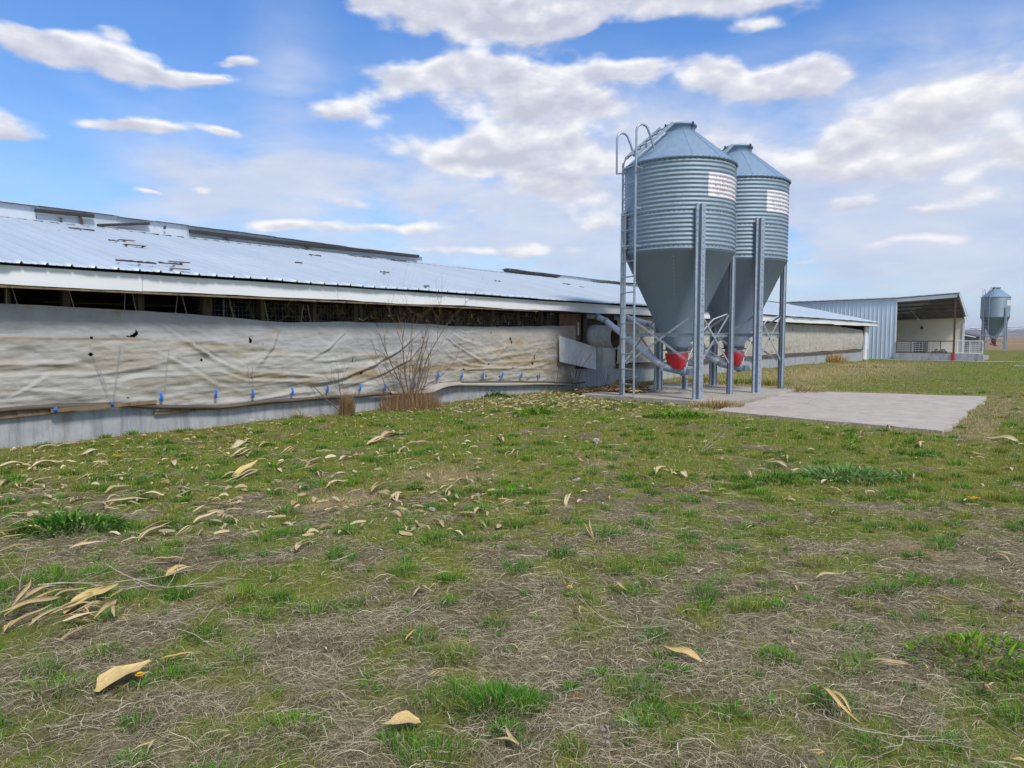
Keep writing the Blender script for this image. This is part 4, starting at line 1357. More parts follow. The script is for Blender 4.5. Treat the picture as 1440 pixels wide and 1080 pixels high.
pv = empty('irrigation_pivot', (56.5, 88, -0.2), math.radians(-6), label='centre pivot irrigation span reaching across the brown field', cat='irrigation pivot')
zz = 2.75
m = MB(); m.tube([(0, 0, zz)] + [(x, 0, zz + 0.25 * math.sin(PI * (x % 24) / 24)) for x in np.arange(1, 73, 3)], 0.07, 8); m.build('span_pipe', M['leg'], pv)
m = MB()
for k in range(12):
    x = 3 + 6 * k
    for s in (-1, 1):
        m.tube([(x - 3, 0, zz), (x, 0.5 * s, zz - 0.75)], 0.035, 5); m.tube([(x, 0.5 * s, zz - 0.75), (x + 3, 0, zz)], 0.035, 5)
    m.tube([(x, -0.5, zz - 0.75), (x, 0.5, zz - 0.75)], 0.03, 5)
m.tube([(3, 0, zz - 0.75), (69, 0, zz - 0.75)], 0.03, 5)
m.build('span_truss', M['leg'], pv)
for x in (24, 48, 72):
    m = MB()
    for s in (-1, 1): m.tube([(x, 0, zz), (x, 1.7 * s, 0.5)], 0.06, 6)
    m.tube([(x, -1.7, 0.5), (x, 1.7, 0.5)], 0.06, 6)
    tw = m.build('tower', M['leg'], pv)
    m = MB()
    for s in (-1, 1): m.lathe([(0.3, -0.12), (0.55, -0.14), (0.6, 0), (0.55, 0.14), (0.3, 0.12)], 24)
    m2 = MB()
    for s in (-1, 1):
        m2.add([(x + v[0], 1.7 * s + v[2], 0.6 + v[1]) for v in m.v[:len(m.v) // 2]], m.f[:len(m.f) // 2], True)
    m2.build('wheel', M['rubber'], tw)

def hills_mat():
    m, nt, p = new_mat('far_brown_bluffs')
    v = coords(nt, (0.004, 0.004, 0.03))
    nt.links.new(ramp(nt, noise(nt, v, 3, 6, 0.6), [(0.3, (0.10, 0.085, 0.075)), (0.7, (0.19, 0.155, 0.13))]), p.inputs['Base Color'])
    p.inputs['Roughness'].default_value = 1
    return m
m = MB()
P = [[], [], [], []]
for i in range(161):
    x = -3200 + 6400 * i / 160
    h = 16 + 12 * mnoise.noise(Vector((x * 0.0016, 1, 0))) + 5 * mnoise.noise(Vector((x * 0.008, 4, 0))) + 2.5 * mnoise.noise(Vector((x * 0.03, 7, 0)))
    P[0].append((x, 2000, -1)); P[1].append((x, 2080, h * 0.7)); P[2].append((x, 2250, h)); P[3].append((x, 2600, -1))
m.grid(P)
m.build('hills', hills_mat(), kind='structure')

# ------------------------------------------------------------------ lawn: straw, blades, tufts
def ribbons(px, py, pz, L, w, az, tilt, bend, col, seg=2, tipw=0.15, up_w=False):
    """vectorised blades: root point, length, width, azimuth, tilt from vertical, extra bend along the blade"""
    n = len(px)
    rows = seg + 1
    V = np.zeros((n, rows, 2, 3), np.float32)
    dx, dy = np.cos(az), np.sin(az)
    sx, sy = -dy, dx
    x = np.array(px, float); y = np.array(py, float); z = np.array(pz, float)
    a = np.array(tilt, float)
    for r in range(rows):
        ww = w * (1 - (1 - tipw) * (r / seg) ** 1.5) * 0.5
        V[:, r, 0, 0] = x - sx * ww; V[:, r, 0, 1] = y - sy * ww; V[:, r, 0, 2] = z
        V[:, r, 1, 0] = x + sx * ww; V[:, r, 1, 1] = y + sy * ww; V[:, r, 1, 2] = z
        if r < seg:
            st = L / seg
            x = x + dx * np.sin(a) * st; y = y + dy * np.sin(a) * st; z = z + np.cos(a) * st
            a = a + bend
    verts = V.reshape(-1, 3)
    base = (np.arange(n) * rows * 2)[:, None] + (np.arange(seg) * 2)[None, :]
    base = base.ravel()
    q = np.stack([base, base + 1, base + 3, base + 2], 1)
    c = np.repeat(col, rows * 2, axis=0)
    return verts, q, c

def strands(px, py, pz, L, w, az, kink, lift, col, seg=3):
    """dead stems lying about, kinked sideways"""
    n = len(px)
    rows = seg + 1
    V = np.zeros((n, rows, 2, 3), np.float32)
    a = np.array(az, float)
    x = np.array(px, float); y = np.array(py, float)
    roll = RNG.uniform(-0.9, 0.9, n)
    for r in range(rows):
        sx, sy = -np.sin(a) * np.cos(roll), np.cos(a) * np.cos(roll)
        sz = np.sin(roll)
        z = pz + lift * np.sin(PI * r / seg * 0.8 + 0.2) + 0.004
        ww = w * 0.5 * (1.0 if 0 < r < seg else 0.5)
        V[:, r, 0, 0] = x - sx * ww; V[:, r, 0, 1] = y - sy * ww; V[:, r, 0, 2] = z - sz * ww
        V[:, r, 1, 0] = x + sx * ww; V[:, r, 1, 1] = y + sy * ww; V[:, r, 1, 2] = z + sz * ww
        x = x + np.cos(a) * L / seg; y = y + np.sin(a) * L / seg
        a = a + RNG.normal(0, 1, n) * kink
    verts = V.reshape(-1, 3)
    base = ((np.arange(n) * rows * 2)[:, None] + (np.arange(seg) * 2)[None, :]).ravel()
    q = np.stack([base, base + 1, base + 3, base + 2], 1)
    return verts, q, np.repeat(col, rows * 2, axis=0)

def merge(parts):
    V, Q, C, b = [], [], [], 0
    for v, q, c in parts:
        V.append(v); Q.append(q + b); C.append(c); b += len(v)
    return np.concatenate(V), np.concatenate(Q), np.concatenate(C)

def palette(n, cols, jit=0.18, wts=None):
    cols = np.array(cols)
    i = RNG.choice(len(cols), n, p=wts)
    j = RNG.integers(0, len(cols), n)
    f = RNG.random(n)[:, None] * 0.5
    c = cols[i] * (1 - f) + cols[j] * f
    return np.clip(c * (1 + RNG.normal(0, jit, n))[:, None], 0.004, 0.9)

def scatter(y0, y1, dens, xpad=1.5):
    """even scatter over the yard between two distances"""
    xm = 0.76 * y1 + xpad
    n = int(dens * (y1 - y0) * 2 * xm)
    x = RNG.uniform(-xm, xm, n); y = RNG.uniform(y0, y1, n)
    k = np.abs(x) < 0.76 * y + xpad
    x, y = x[k], y[k]
    t = (x - P0[0]) * UX + (y - P0[1]) * UY
    o = UY * (x - P0[0]) - UX * (y - P0[1])
    k = (o > 0.10) | (t > T1 + 4)
    k &= ~slab_mask(x, y, 0.03 - 0.30 * sstep(0.48, 0.75, fbm(x * 2.2, y * 2.2, 15, 3))) & ~in_rect(t, o, PAD[0], PAD[1], PAD[2], PAD[3], 0.0)
    k &= ~((t > SH - 2.0) & (o < 8))
    k &= ~in_rect(t, o, 44.2, 46.6, 9.2, 30)
    return x[k], y[k]

STRAW = [(0.425, 0.360, 0.235), (0.56, 0.485, 0.325), (0.27, 0.215, 0.125), (0.165, 0.125, 0.07), (0.68, 0.60, 0.42)]
GOLD = [(0.44, 0.33, 0.15), (0.52, 0.40, 0.19), (0.34, 0.25, 0.11), (0.40, 0.33, 0.19)]
GREEN = [(0.105, 0.260, 0.018), (0.165, 0.340, 0.026), (0.240, 0.390, 0.036), (0.055, 0.150, 0.016)]
OLIVE = [(0.240, 0.285, 0.036), (0.320, 0.335, 0.048), (0.170, 0.240, 0.030), (0.380, 0.340, 0.085)]

LUSH = [(0.060, 0.215, 0.018), (0.105, 0.305, 0.026), (0.165, 0.370, 0.040), (0.035, 0.125, 0.016)]

def lawn():
    sp, bp = [], []
    # lying dead stems
    for y0, y1, dens, ws, ls in ((1.4, 4.0, 8600, 1.0, 1.0), (4.0, 6.5, 4400, 1.3, 1.05), (6.5, 10, 1300, 1.8, 1.2), (10, 16, 300, 2.8, 1.4), (16, 26, 75, 4.4, 1.7)):
        x, y = scatter(y0, y1, dens)
        g = greenness(x, y); sz = straw_zone(x, y)
        k = RNG.random(len(x)) < np.clip(0.95 - 0.55 * g + 0.6 * sz, 0, 1) * (0.30 + 0.72 * fbm(x * 2.3, y * 2.3, 19, 3))
        x, y, sz = x[k], y[k], sz[k]
        n = len(x)
        c = palette(n, STRAW, 0.25, [.22, .24, .22, .16, .16])
        gold = palette(n, GOLD, 0.15)
        f = np.clip(sz * 1.1 + (y > 7) * 0.25 * RNG.random(n), 0, 1)[:, None]
        c = c * (1 - f) + gold * f
        L = RNG.gamma(3.0, 0.019, n) * ls + 0.018
        flow = fbm(x * 1.4, y * 1.4, 29, 2) * 9
        az = np.where(RNG.random(n) < 0.25, flow + RNG.normal(0, 0.5, n), RNG.uniform(0, 2 * PI, n))
        sp.append(strands(x, y, gz(x, y) + RNG.random(n) * 0.010, L, (0.0007 + 0.0017 * RNG.random(n) ** 3) * ws, az, 0.27, RNG.random(n) ** 2 * 0.030, c))
    # low turf
    for y0, y1, dens, ws, hs in ((1.4, 4.0, 5200, 1.0, 1.0), (4.0, 6.5, 3100, 1.35, 1.0), (6.5, 10, 1550, 1.9, 1.05), (10, 16, 680, 2.9, 1.15), (16, 26, 200, 4.6, 1.25), (26, 62, 22, 10, 1.6)):
        x, y = scatter(y0, y1, dens)
        g = greenness(x, y) if y0 < 16 else 0.75 * np.ones_like(x) * (1 - 0.8 * straw_zone(x, y))
        k = RNG.random(len(x)) < g ** 1.2 * (0.35 + 0.9 * fbm(x * 5, y * 5, 61, 2)) * (0.42 + 0.58 * sstep(4.5, 8.5, y))
        x, y = x[k], y[k]
        n = len(x)
        c = palette(n, GREEN, 0.2); ol = palette(n, OLIVE, 0.2)
        f = sstep(0.36, 0.62, fbm(x * 0.8, y * 0.8, 67, 3) - 0.07 + 0.17 * sstep(5.0, 8.5, y) * (1 - sstep(12, 15, y)))[:, None]
        c = c * (1 - f) + ol * f
        dead = (RNG.random(n) < 0.07)[:, None]
        c = np.where(dead, palette(n, STRAW, 0.2), c)
        h = (0.022 + 0.030 * RNG.random(n) + 0.025 * fbm(x * 1.7, y * 1.7, 71, 2)) * hs
        bp.append(ribbons(x, y, gz(x, y) - 0.004, h, RNG.uniform(0.0016, 0.0032, n) * ws, RNG.uniform(0, 2 * PI, n), np.abs(RNG.normal(0.35, 0.35, n)), RNG.uniform(0.1, 0.8, n), c))
    # tufts
    cs = []
    for y0, y1, dens in ((1.4, 4.5, 27), (4.5, 8, 17), (8, 13, 7), (13, 20, 3)):
        x, y = scatter(y0, y1, dens)
        g = greenness(x, y)
        k = RNG.random(len(x)) < 0.50 + 0.50 * g
        k &= straw_zone(x, y) < 0.5
        cs.append(np.stack([x[k], y[k]], 1))
    cs = np.concatenate(cs)
    for cx, cy in cs:
        d = math.hypot(cx, cy)
        big = RNG.random() ** 2.2
        rad = 0.022 + 0.075 * big
        nb = int((50 + 190 * big) * min(1, 5.0 / d) ** 0.7)
        rr = rad * np.sqrt(RNG.random(nb)); th = RNG.uniform(0, 2 * PI, nb)
        x, y = cx + rr * np.cos(th) * 1.25, cy + rr * np.sin(th)
        tone = RNG.random()
        c = palette(nb, LUSH if tone < 0.6 else (GREEN if tone < 0.85 else OLIVE), 0.2) * RNG.uniform(0.8, 1.2)
        dead = (RNG.random(nb) < 0.08)[:, None]
        c = np.where(dead, palette(nb, GOLD, 0.2), c)
        h = (0.042 + 0.060 * big) * RNG.uniform(0.55, 1.15, nb)
        bp.append(ribbons(x, y, gz(x, y) - 0.004, h, RNG.uniform(0.0018, 0.0034, nb) * max(1, d / 4.5), th + RNG.normal(0, 0.7, nb), np.clip(rr / rad, 0, 1) * 0.6 + 0.1 * RNG.random(nb), RNG.uniform(0.15, 0.6, nb), c))
    # standing dead grass round the slab, the pad and the far verge
    for y0, y1, dens, ws in ((6, 12, 900, 1.8), (12, 20, 420, 3.0), (20, 34, 110, 5.0), (34, 56, 28, 9.0)):
        x, y = scatter(y0, y1, dens)
        k = RNG.random(len(x)) < straw_zone(x, y) ** 1.5 * (0.2 + 1.1 * fbm(x * 2, y * 2, 99, 3)) * 0.8
        x, y = x[k], y[k]
        n = len(x)
        c = palette(n, GOLD, 0.2)
        h = (0.05 + 0.09 * RNG.random(n)) * (1 + 0.5 * sstep(16, 30, y))
        sp.append(ribbons(x, y, gz(x, y) - 0.004, h, RNG.uniform(0.0018, 0.003, n) * ws, RNG.uniform(0, 2 * PI, n), np.abs(RNG.normal(0.4, 0.4, n)), RNG.uniform(0.2, 0.9, n), c))
    v, q, c = merge(sp)
    link('dead_grass', big_mesh('dead_grass', v, quads=q, color=c), M['straw'], label='matted dead grass stems lying across the yard', cat='dead grass', kind='stuff')
    v, q, c = merge(bp)
    link('grass', big_mesh('grass', v, quads=q, color=c), M['blade'], label='patchy green grass growing through the thatch', cat='grass', kind='stuff')
lawn()

# ------------------------------------------------------------------ single plants
def tuft(name, px, py, rad, h, nb, cols, label, cat, group=None, wide=1.0, spread=0.7, dead=0.05, bw_=0.0034, mat='blade', z=None):
    x0, y0 = ground(px, py)
    z0 = float(gz(x0, y0)) if z is None else z
    if z: x0, y0 = ground(px, py, z)
    rr = rad * np.sqrt(RNG.random(nb)); th = RNG.uniform(0, 2 * PI, nb)
    x, y = rr * np.cos(th) * wide, rr * np.sin(th)
    c = palette(nb, cols, 0.2)
    d = (RNG.random(nb) < dead)[:, None]
    c = np.where(d, palette(nb, GOLD, 0.2), c)
    hh = h * RNG.uniform(0.5, 1.1, nb) * (1 - 0.35 * (rr / rad) ** 2)
    v, q, cc = ribbons(x, y, np.full(nb, -0.006), hh, RNG.uniform(0.7, 1.3, nb) * bw_, th + RNG.normal(0, 0.6, nb), np.clip(rr / rad, 0, 1) * spread + 0.1 * RNG.random(nb), RNG.uniform(0.12, 0.5, nb), cc if False else c, seg=3)
    o = link(name, big_mesh(name, v, quads=q, color=cc), M[mat], label=label, cat=cat, group=group)
    o.location = (x0, y0, z0)
    return o
BLUEG = [(0.17, 0.31, 0.085), (0.24, 0.37, 0.13), (0.11, 0.22, 0.055)]
DARKG = [(0.05, 0.15, 0.02), (0.085, 0.21, 0.026), (0.12, 0.26, 0.035)]
gt = 'lush grass tufts standing out of the thatch'
tuft('grass_tuft', 702, 992, 0.125, 0.115, 950, LUSH, 'largest lush green grass tuft above the pale curled husk', 'grass tuft', gt, 1.35)
tuft('grass_tuft', 712, 1032, 0.055, 0.075, 320, LUSH, 'small green grass tuft between the largest tuft and a pale husk', 'grass tuft', gt, 1.2)
tuft('grass_tuft', 645, 995, 0.05, 0.06, 240, OLIVE, 'olive grass tuft touching the left side of the largest tuft', 'grass tuft', gt, 1.3)
tuft('grass_tuft', 1090, 920, 0.06, 0.075, 330, LUSH, 'compact bright tuft alone in bare thatch right of a slanted golden husk', 'grass tuft', gt, 1.1)
tuft('grass_tuft', 918, 1005, 0.075, 0.07, 360, LUSH, 'green tuft beside the pale pebbles and a rusty dead patch', 'grass tuft', gt, 1.3)
tuft('grass_tuft', 938, 946, 0.085, 0.065, 360, LUSH, 'wide green tuft just below a slanted golden husk', 'grass tuft', gt, 1.5)
tuft('grass_tuft', 850, 948, 0.065, 0.06, 280, LUSH, 'mid sized green tuft up and right of the largest tuft', 'grass tuft', gt, 1.4)
tuft('grass_tuft', 802, 968, 0.045, 0.055, 220, LUSH, 'little round green tuft beside the largest tuft', 'grass tuft', gt, 1.1)
tuft('grass_tuft', 440, 850, 0.13, 0.07, 520, GREEN, 'broad soft green tuft right of the husk pile', 'grass tuft', gt, 1.7)
tuft('grass_tuft', 415, 1020, 0.10, 0.08, 420, GREEN, 'loose ragged green tuft in the thatch near the bottom', 'grass tuft', gt, 1.5)
tuft('grass_tuft', 80, 968, 0.14, 0.08, 620, GREEN, 'sprawling green tuft left of the broad yellow husk', 'grass tuft', gt, 1.7)
tuft('grass_tuft', 835, 795, 0.13, 0.075, 420, OLIVE + GREEN, 'green tuft beyond a bent husk in mid lawn', 'grass tuft', gt, 1.5)
tuft('grass_tuft', 1205, 885, 0.085, 0.06, 300, LUSH, 'flat green tuft between two lying husks', 'grass tuft', gt, 1.5)
tuft('grass_tuft', 1255, 703, 0.10, 0.085, 300, LUSH, 'neat green tuft right of the grey green weed', 'grass tuft', gt, 1.3)
tuft('dry_tuft', 695, 868, 0.055, 0.055, 240, [(0.40, 0.30, 0.09), (0.32, 0.25, 0.08), (0.24, 0.22, 0.07)], 'yellowed dying grass tuft in mid lawn', 'dry tuft', None, 1.4, dead=0.3)
tuft('dry_tuft', 812, 983, 0.03, 0.04, 130, [(0.36, 0.17, 0.05), (0.28, 0.14, 0.05)], 'rust coloured dead tuft under a little round green tuft', 'dry tuft', None, 1.3, dead=0)
tuft('dry_tuft', 1295, 775, 0.14, 0.05, 420, [(0.44, 0.35, 0.24), (0.36, 0.28, 0.19)], 'flattened pale straw tuft alone on the right of the lawn', 'dry tuft', None, 1.8, 1.2, dead=0)

def weed(px, py, rad, nleaf, L, w, cols, label, wide=1.4):
    x0, y0 = ground(px, py)
    rr = rad * np.sqrt(RNG.random(nleaf)); th = RNG.uniform(0, 2 * PI, nleaf)
    c = palette(nleaf, cols, 0.22)
    parts = []
    v, q, cc = ribbons(rr * np.cos(th) * wide, rr * np.sin(th), 0.10 * (1 - (rr / rad) ** 2) * RNG.random(nleaf), L * RNG.uniform(0.6, 1.2, nleaf), w * RNG.uniform(0.7, 1.2, nleaf), th + RNG.normal(0, 0.8, nleaf), 0.25 + 0.75 * rr / rad, RNG.uniform(0.2, 0.7, nleaf), c, seg=3, tipw=0.25)
    o = link('weed', big_mesh('weed', v, quads=q, color=cc), M['blade'], label=label, cat='weed')
    o.location = (x0, y0, float(gz(x0, y0)))
    return o
weed(100, 748, 0.27, 620, 0.13, 0.015, DARKG, 'dense dark green leafy weed clump beside bleached husks', 1.6)
weed(1190, 674, 0.30, 330, 0.17, 0.022, BLUEG, 'grey green broad leaved weed clump with two husks at its foot', 1.8)
weed(1092, 680, 0.17, 220, 0.09, 0.014, DARKG, 'low dark green weed left of the grey green weed', 1.7)
weed(1375, 925, 0.22, 300, 0.07, 0.012, GREEN, 'spreading bright green weed patch near the right edge', 1.6)
weed(955, 588, 0.35, 420, 0.13, 0.028, GREEN, 'bushy bright green weed growing in front of the concrete pad', 2.0)
weed(755, 582, 0.30, 340, 0.13, 0.028, GREEN, 'round bright green weed among husk litter by the wall', 1.5)
weed(690, 560, 0.35, 340, 0.14, 0.03, DARKG, 'dark green weed hugging the foundation wall', 1.8)
gd = 'clumps of tall dry grass beside the concrete'
for px, py, rad, h, nb, cols, lab, wd in [
    (1118, 551, 0.55, 0.34, 700, GOLD, 'golden dry grass clump against the back corner of the pad', 1.6),
    (1172, 509, 0.62, 1.0, 420, [(0.52, 0.28, 0.04), (0.42, 0.22, 0.035), (0.58, 0.36, 0.07)], 'tall orange dry grass clump under the far curtain wall', 1.3),
    (1010, 572, 0.42, 0.26, 520, GOLD + [(0.40, 0.22, 0.08)], 'tawny dry grass clump at the front corner of the pad', 1.5),
    (962, 564, 0.36, 0.16, 380, GOLD, 'short straw coloured clump in front of the nearest silo leg', 2.0),
    (1085, 541, 0.4, 0.40, 460, OLIVE + GOLD, 'olive and straw clump behind the second silo legs', 1.8),
    (1045, 539, 0.5, 0.40, 460, OLIVE + DARKG, 'dark olive clump in the gap behind the second silo', 1.8),
    (985, 537, 0.4, 0.42, 420, OLIVE + GOLD, 'yellow green clump seen between the two silos', 1.6),
    (1215, 516, 0.7, 0.3, 420, GOLD, 'low straw clump near the barn corner post', 2.2)]:
    tuft('dry_grass_clump', px, py, rad, h, nb, cols, lab, 'dry grass', gd, wd, 0.6, 0.1, 0.014, 'straw')

# ------------------------------------------------------------------ dry shrubs at the wall
def branch(m, p, d, L, r, depth, rnd, up=0.15, kids=(2, 4), ang=0.6, tips=None):
    n = 5
    pts, rs = [p.copy()], [r]
    cur, dd = p.copy(), d.copy()
    for i in range(n):
        dd = (dd + Vector((rnd.gauss(0, .13), rnd.gauss(0, .13), rnd.gauss(0, .13) + up * 0.3))).normalized()
        cur = cur + dd * (L / n)
        pts.append(cur.copy()); rs.append(r * (1 - 0.65 * (i + 1) / n))
    m.tube(pts, rs, 5 if r > 0.006 else 3, False)
    if depth > 0:
        for k in range(rnd.randint(*kids)):
            i = rnd.randint(1, n)
            ax = Vector((rnd.gauss(0, 1), rnd.gauss(0, 1), rnd.gauss(0, 0.6))).normalized()
            nd_ = (d * 0.7 + dd * 0.3 + ax * ang).normalized()
            branch(m, pts[i], nd_, L * rnd.uniform(0.45, 0.75), rs[i] * 0.65, depth - 1, rnd, up, kids, ang, tips)

def shrub(px, py, o_off, stems, label, seed, base_n, base_h, base_r, cols, name='bare_shrub', stalks=True):
    rnd = random.Random(seed)
    t, z = at_o(px, py, o_off)
    w = W(t, o_off); w.z = float(gz(w.x, w.y))
    root = empty(name, w, BROT, label=label, cat='shrub', group='leafless shrubs along the barn wall')
    m = MB()
    for (dx, dy, dz, L, r, dep) in stems:
        branch(m, Vector((rnd.uniform(-.08, .08), rnd.uniform(-.04, .04), -0.02)), Vector((dx, dy, dz)).normalized(), L, r, dep, rnd)
    m.build('bare_stems', M['bark'], root)
    if base_n:
        rr = base_r * np.sqrt(RNG.random(base_n)); th = RNG.uniform(0, 2 * PI, base_n)
        v, q, c = ribbons(rr * np.cos(th) * 1.3, rr * np.sin(th) * 0.6, np.full(base_n, -0.01), base_h * (0.12 + 1.1 * RNG.random(base_n) ** 1.3) * (1 - 0.55 * (rr / base_r) ** 2), RNG.uniform(0.0025, 0.006, base_n), RNG.uniform(0, 2 * PI, base_n), np.abs(RNG.normal(0.1, 0.25, base_n)), RNG.normal(0.05, 0.22, base_n), palette(base_n, cols, 0.22), seg=3)
        link('dry_foliage', big_mesh('dry_foliage', v, quads=q, color=c), M['straw'], root)
    return root
RUST = [(0.36, 0.225, 0.11), (0.27, 0.16, 0.075), (0.44, 0.30, 0.165), (0.18, 0.105, 0.055)]
shrub(488, 594, 0.40, [(-0.75, 0.05, 0.9, 1.3, 0.015, 3), (-0.35, -0.05, 1.0, 0.9, 0.010, 3), (0.15, 0, 1, 0.55, 0.006, 1), (-0.2, 0, 1, 0.5, 0.005, 1)], 'narrow upright bundle of rust brown stalks with a leaning bare stem', 3, 1500, 0.62, 0.14, RUST)
shrub(578, 583, 0.40, [(-0.65, 0, 1, 1.7, 0.017, 3), (-0.3, 0.1, 1, 2.0, 0.017, 3), (0.15, 0, 1, 1.8, 0.02, 3), (0.5, 0, 1, 2.1, 0.018, 3), (1.05, 0, 0.9, 1.6, 0.015, 3), (-0.9, 0, 0.7, 1.3, 0.013, 3), (0.3, -0.1, 1, 1.5, 0.012, 3), (-0.05, 0, 1, 1.7, 0.012, 3), (0.8, 0.1, 1, 1.4, 0.012, 3), (-0.5, 0, 1, 1.2, 0.012, 3)], 'wide spreading bare shrub over a thick rusty brown base', 9, 3400, 0.60, 0.66, RUST)
shrub(782, 556, 0.35, [(0.1, 0, 1, 1.0, 0.008, 2), (-0.35, 0, 1, 0.8, 0.007, 2)], 'thin grey sapling just left of the crooked white board', 14, 60, 0.25, 0.2, RUST)
shrub(806, 553, 0.42, [(0.0, 0, 1, 1.25, 0.010, 3), (0.4, 0, 1, 1.1, 0.009, 3), (-0.4, 0, 1, 1.0, 0.008, 2)], 'twiggy sapling standing in front of the crooked white board', 22, 60, 0.2, 0.2, RUST)
shrub(852, 549, 0.40, [(0.1, 0, 1, 0.7, 0.006, 2), (-0.2, 0, 1, 0.8, 0.006, 2)], 'small bare sapling beneath the fan cone', 27, 50, 0.2, 0.2, RUST)
shrub(420, 594, 0.25, [(0.1, 0, 1, 0.35, 0.004, 1), (-0.3, 0, 1, 0.3, 0.004, 1)], 'tiny dry stalk tuft left of the narrow stalk bundle', 31, 160, 0.26, 0.16, GOLD)

# ------------------------------------------------------------------ corn husks
def husk_mesh(seed, strips, w, bend):
    """a torn husk: one to three crinkled strips that spring from one stub"""
    rnd = random.Random(seed * 13 + 1)
    m = MB()
    for k_ in range(strips):
        nu, nv = 18, 6
        a0 = 0.0 if strips == 1 else (k_ - (strips - 1) / 2) * rnd.uniform(0.16, 0.34)
        Ls = 1.0 if k_ == 0 else rnd.uniform(0.55, 0.95)
        ws = w * (1.0 if strips == 1 else rnd.uniform(0.5, 0.85))
        turn = rnd.uniform(-1, 1) * bend
        lift = rnd.uniform(0.3, 1.0) * 0.10
        curl = rnd.uniform(0.9, 1.9)
        tw0, tw1 = rnd.uniform(-0.5, 0.5), rnd.uniform(-1.1, 1.1)
        x, y = -0.5, 0.0
        ph = rnd.uniform(0, 6)
        P = []
        for i in range(nu + 1):
            k = i / nu
            a = a0 + turn * k * k + 0.10 * math.sin(5 * k + ph)
            ww = ws * (0.35 + 0.65 * sstep(0, 0.25, k)) * (1 - 0.86 * float(sstep(0.45, 1.02, k))) * (1 + 0.10 * mnoise.noise(Vector((k * 6, seed, k_))))
            zc = lift * math.sin(PI * min(1, k * 1.1)) + 0.02 * math.sin(9 * k + ph) + 0.012
            tw = tw0 + (tw1 - tw0) * k
            row = []
            for j in range(nv + 1):
                e = (j / nv - 0.5) * 2
                an = e * curl
                yy = ww * math.sin(an) / curl
                zz = ww * (1 - math.cos(an)) / curl + 0.012 * w * 8 * math.sin(e * 8 + ph) * 0.12
                yr = yy * math.cos(tw) - zz * math.sin(tw); zr = yy * math.sin(tw) + zz * math.cos(tw)
                jx = 0.025 * mnoise.noise(Vector((e * 4, seed, 3 + k_))) * k
                row.append((x + jx - yr * math.sin(a), y + yr * math.cos(a), max(0.002, zc + zr)))
            P.append(row)
            x += Ls / nu * math.cos(a); y += Ls / nu * math.sin(a)
        m.grid(P)
    me = bpy.data.meshes.new('corn_husk')
    me.from_pydata(m.v, [], m.f); me.polygons.foreach_set('use_smooth', [True] * len(m.f)); me.update()
    return me
HM = {}
for mt in ('husk', 'husk_pale', 'husk_gold'):
    HM[mt] = []
    for s in range(8):
        me = husk_mesh(s + len(mt) * 10, (1, 1, 2, 1, 2, 3, 2, 1)[s], (0.066, 0.085, 0.072, 0.12, 0.08, 0.055, 0.075, 0.055)[s], (0.5, 0.8, 1.2, 0.3, 0.7, 1.0, 0.9, 1.1)[s])
        me.materials.append(M[mt]); HM[mt].append(me)

def husk(px, py, lenpx, ang, label, mt='husk', var=None, wid=1.0, tilt=0.0, group='corn husks scattered over the grass', dz=0.0, roll=0.0, at=None):
    x, y = ground(px, py) if at is None else at
    d = math.hypot(y, H)
    # a lying leaf is foreshortened along the sight line
    a = math.radians(ang)
    fore = H / math.hypot(y, H)
    ex, ey = math.cos(a), math.sin(a) / max(0.22, fore)
    L = 0.9 * lenpx * y / F * math.hypot(ex, ey)
    az = math.atan2(ey, ex)
    var = random.randrange(8) if var is None else var
    o = bpy.data.objects.new('corn_husk', HM[mt][var])
    COL.objects.link(o)
    o.scale = (L, L * wid, L * max(0.5, min(1, wid)))
    o.rotation_euler = (roll, -tilt, az + (PI if (int(px) + int(py)) % 2 else 0))
    o.location = (x, y, float(gz(x, y)) + 0.022 + dz)
    tag(o, label, 'corn husk', group)
    return o

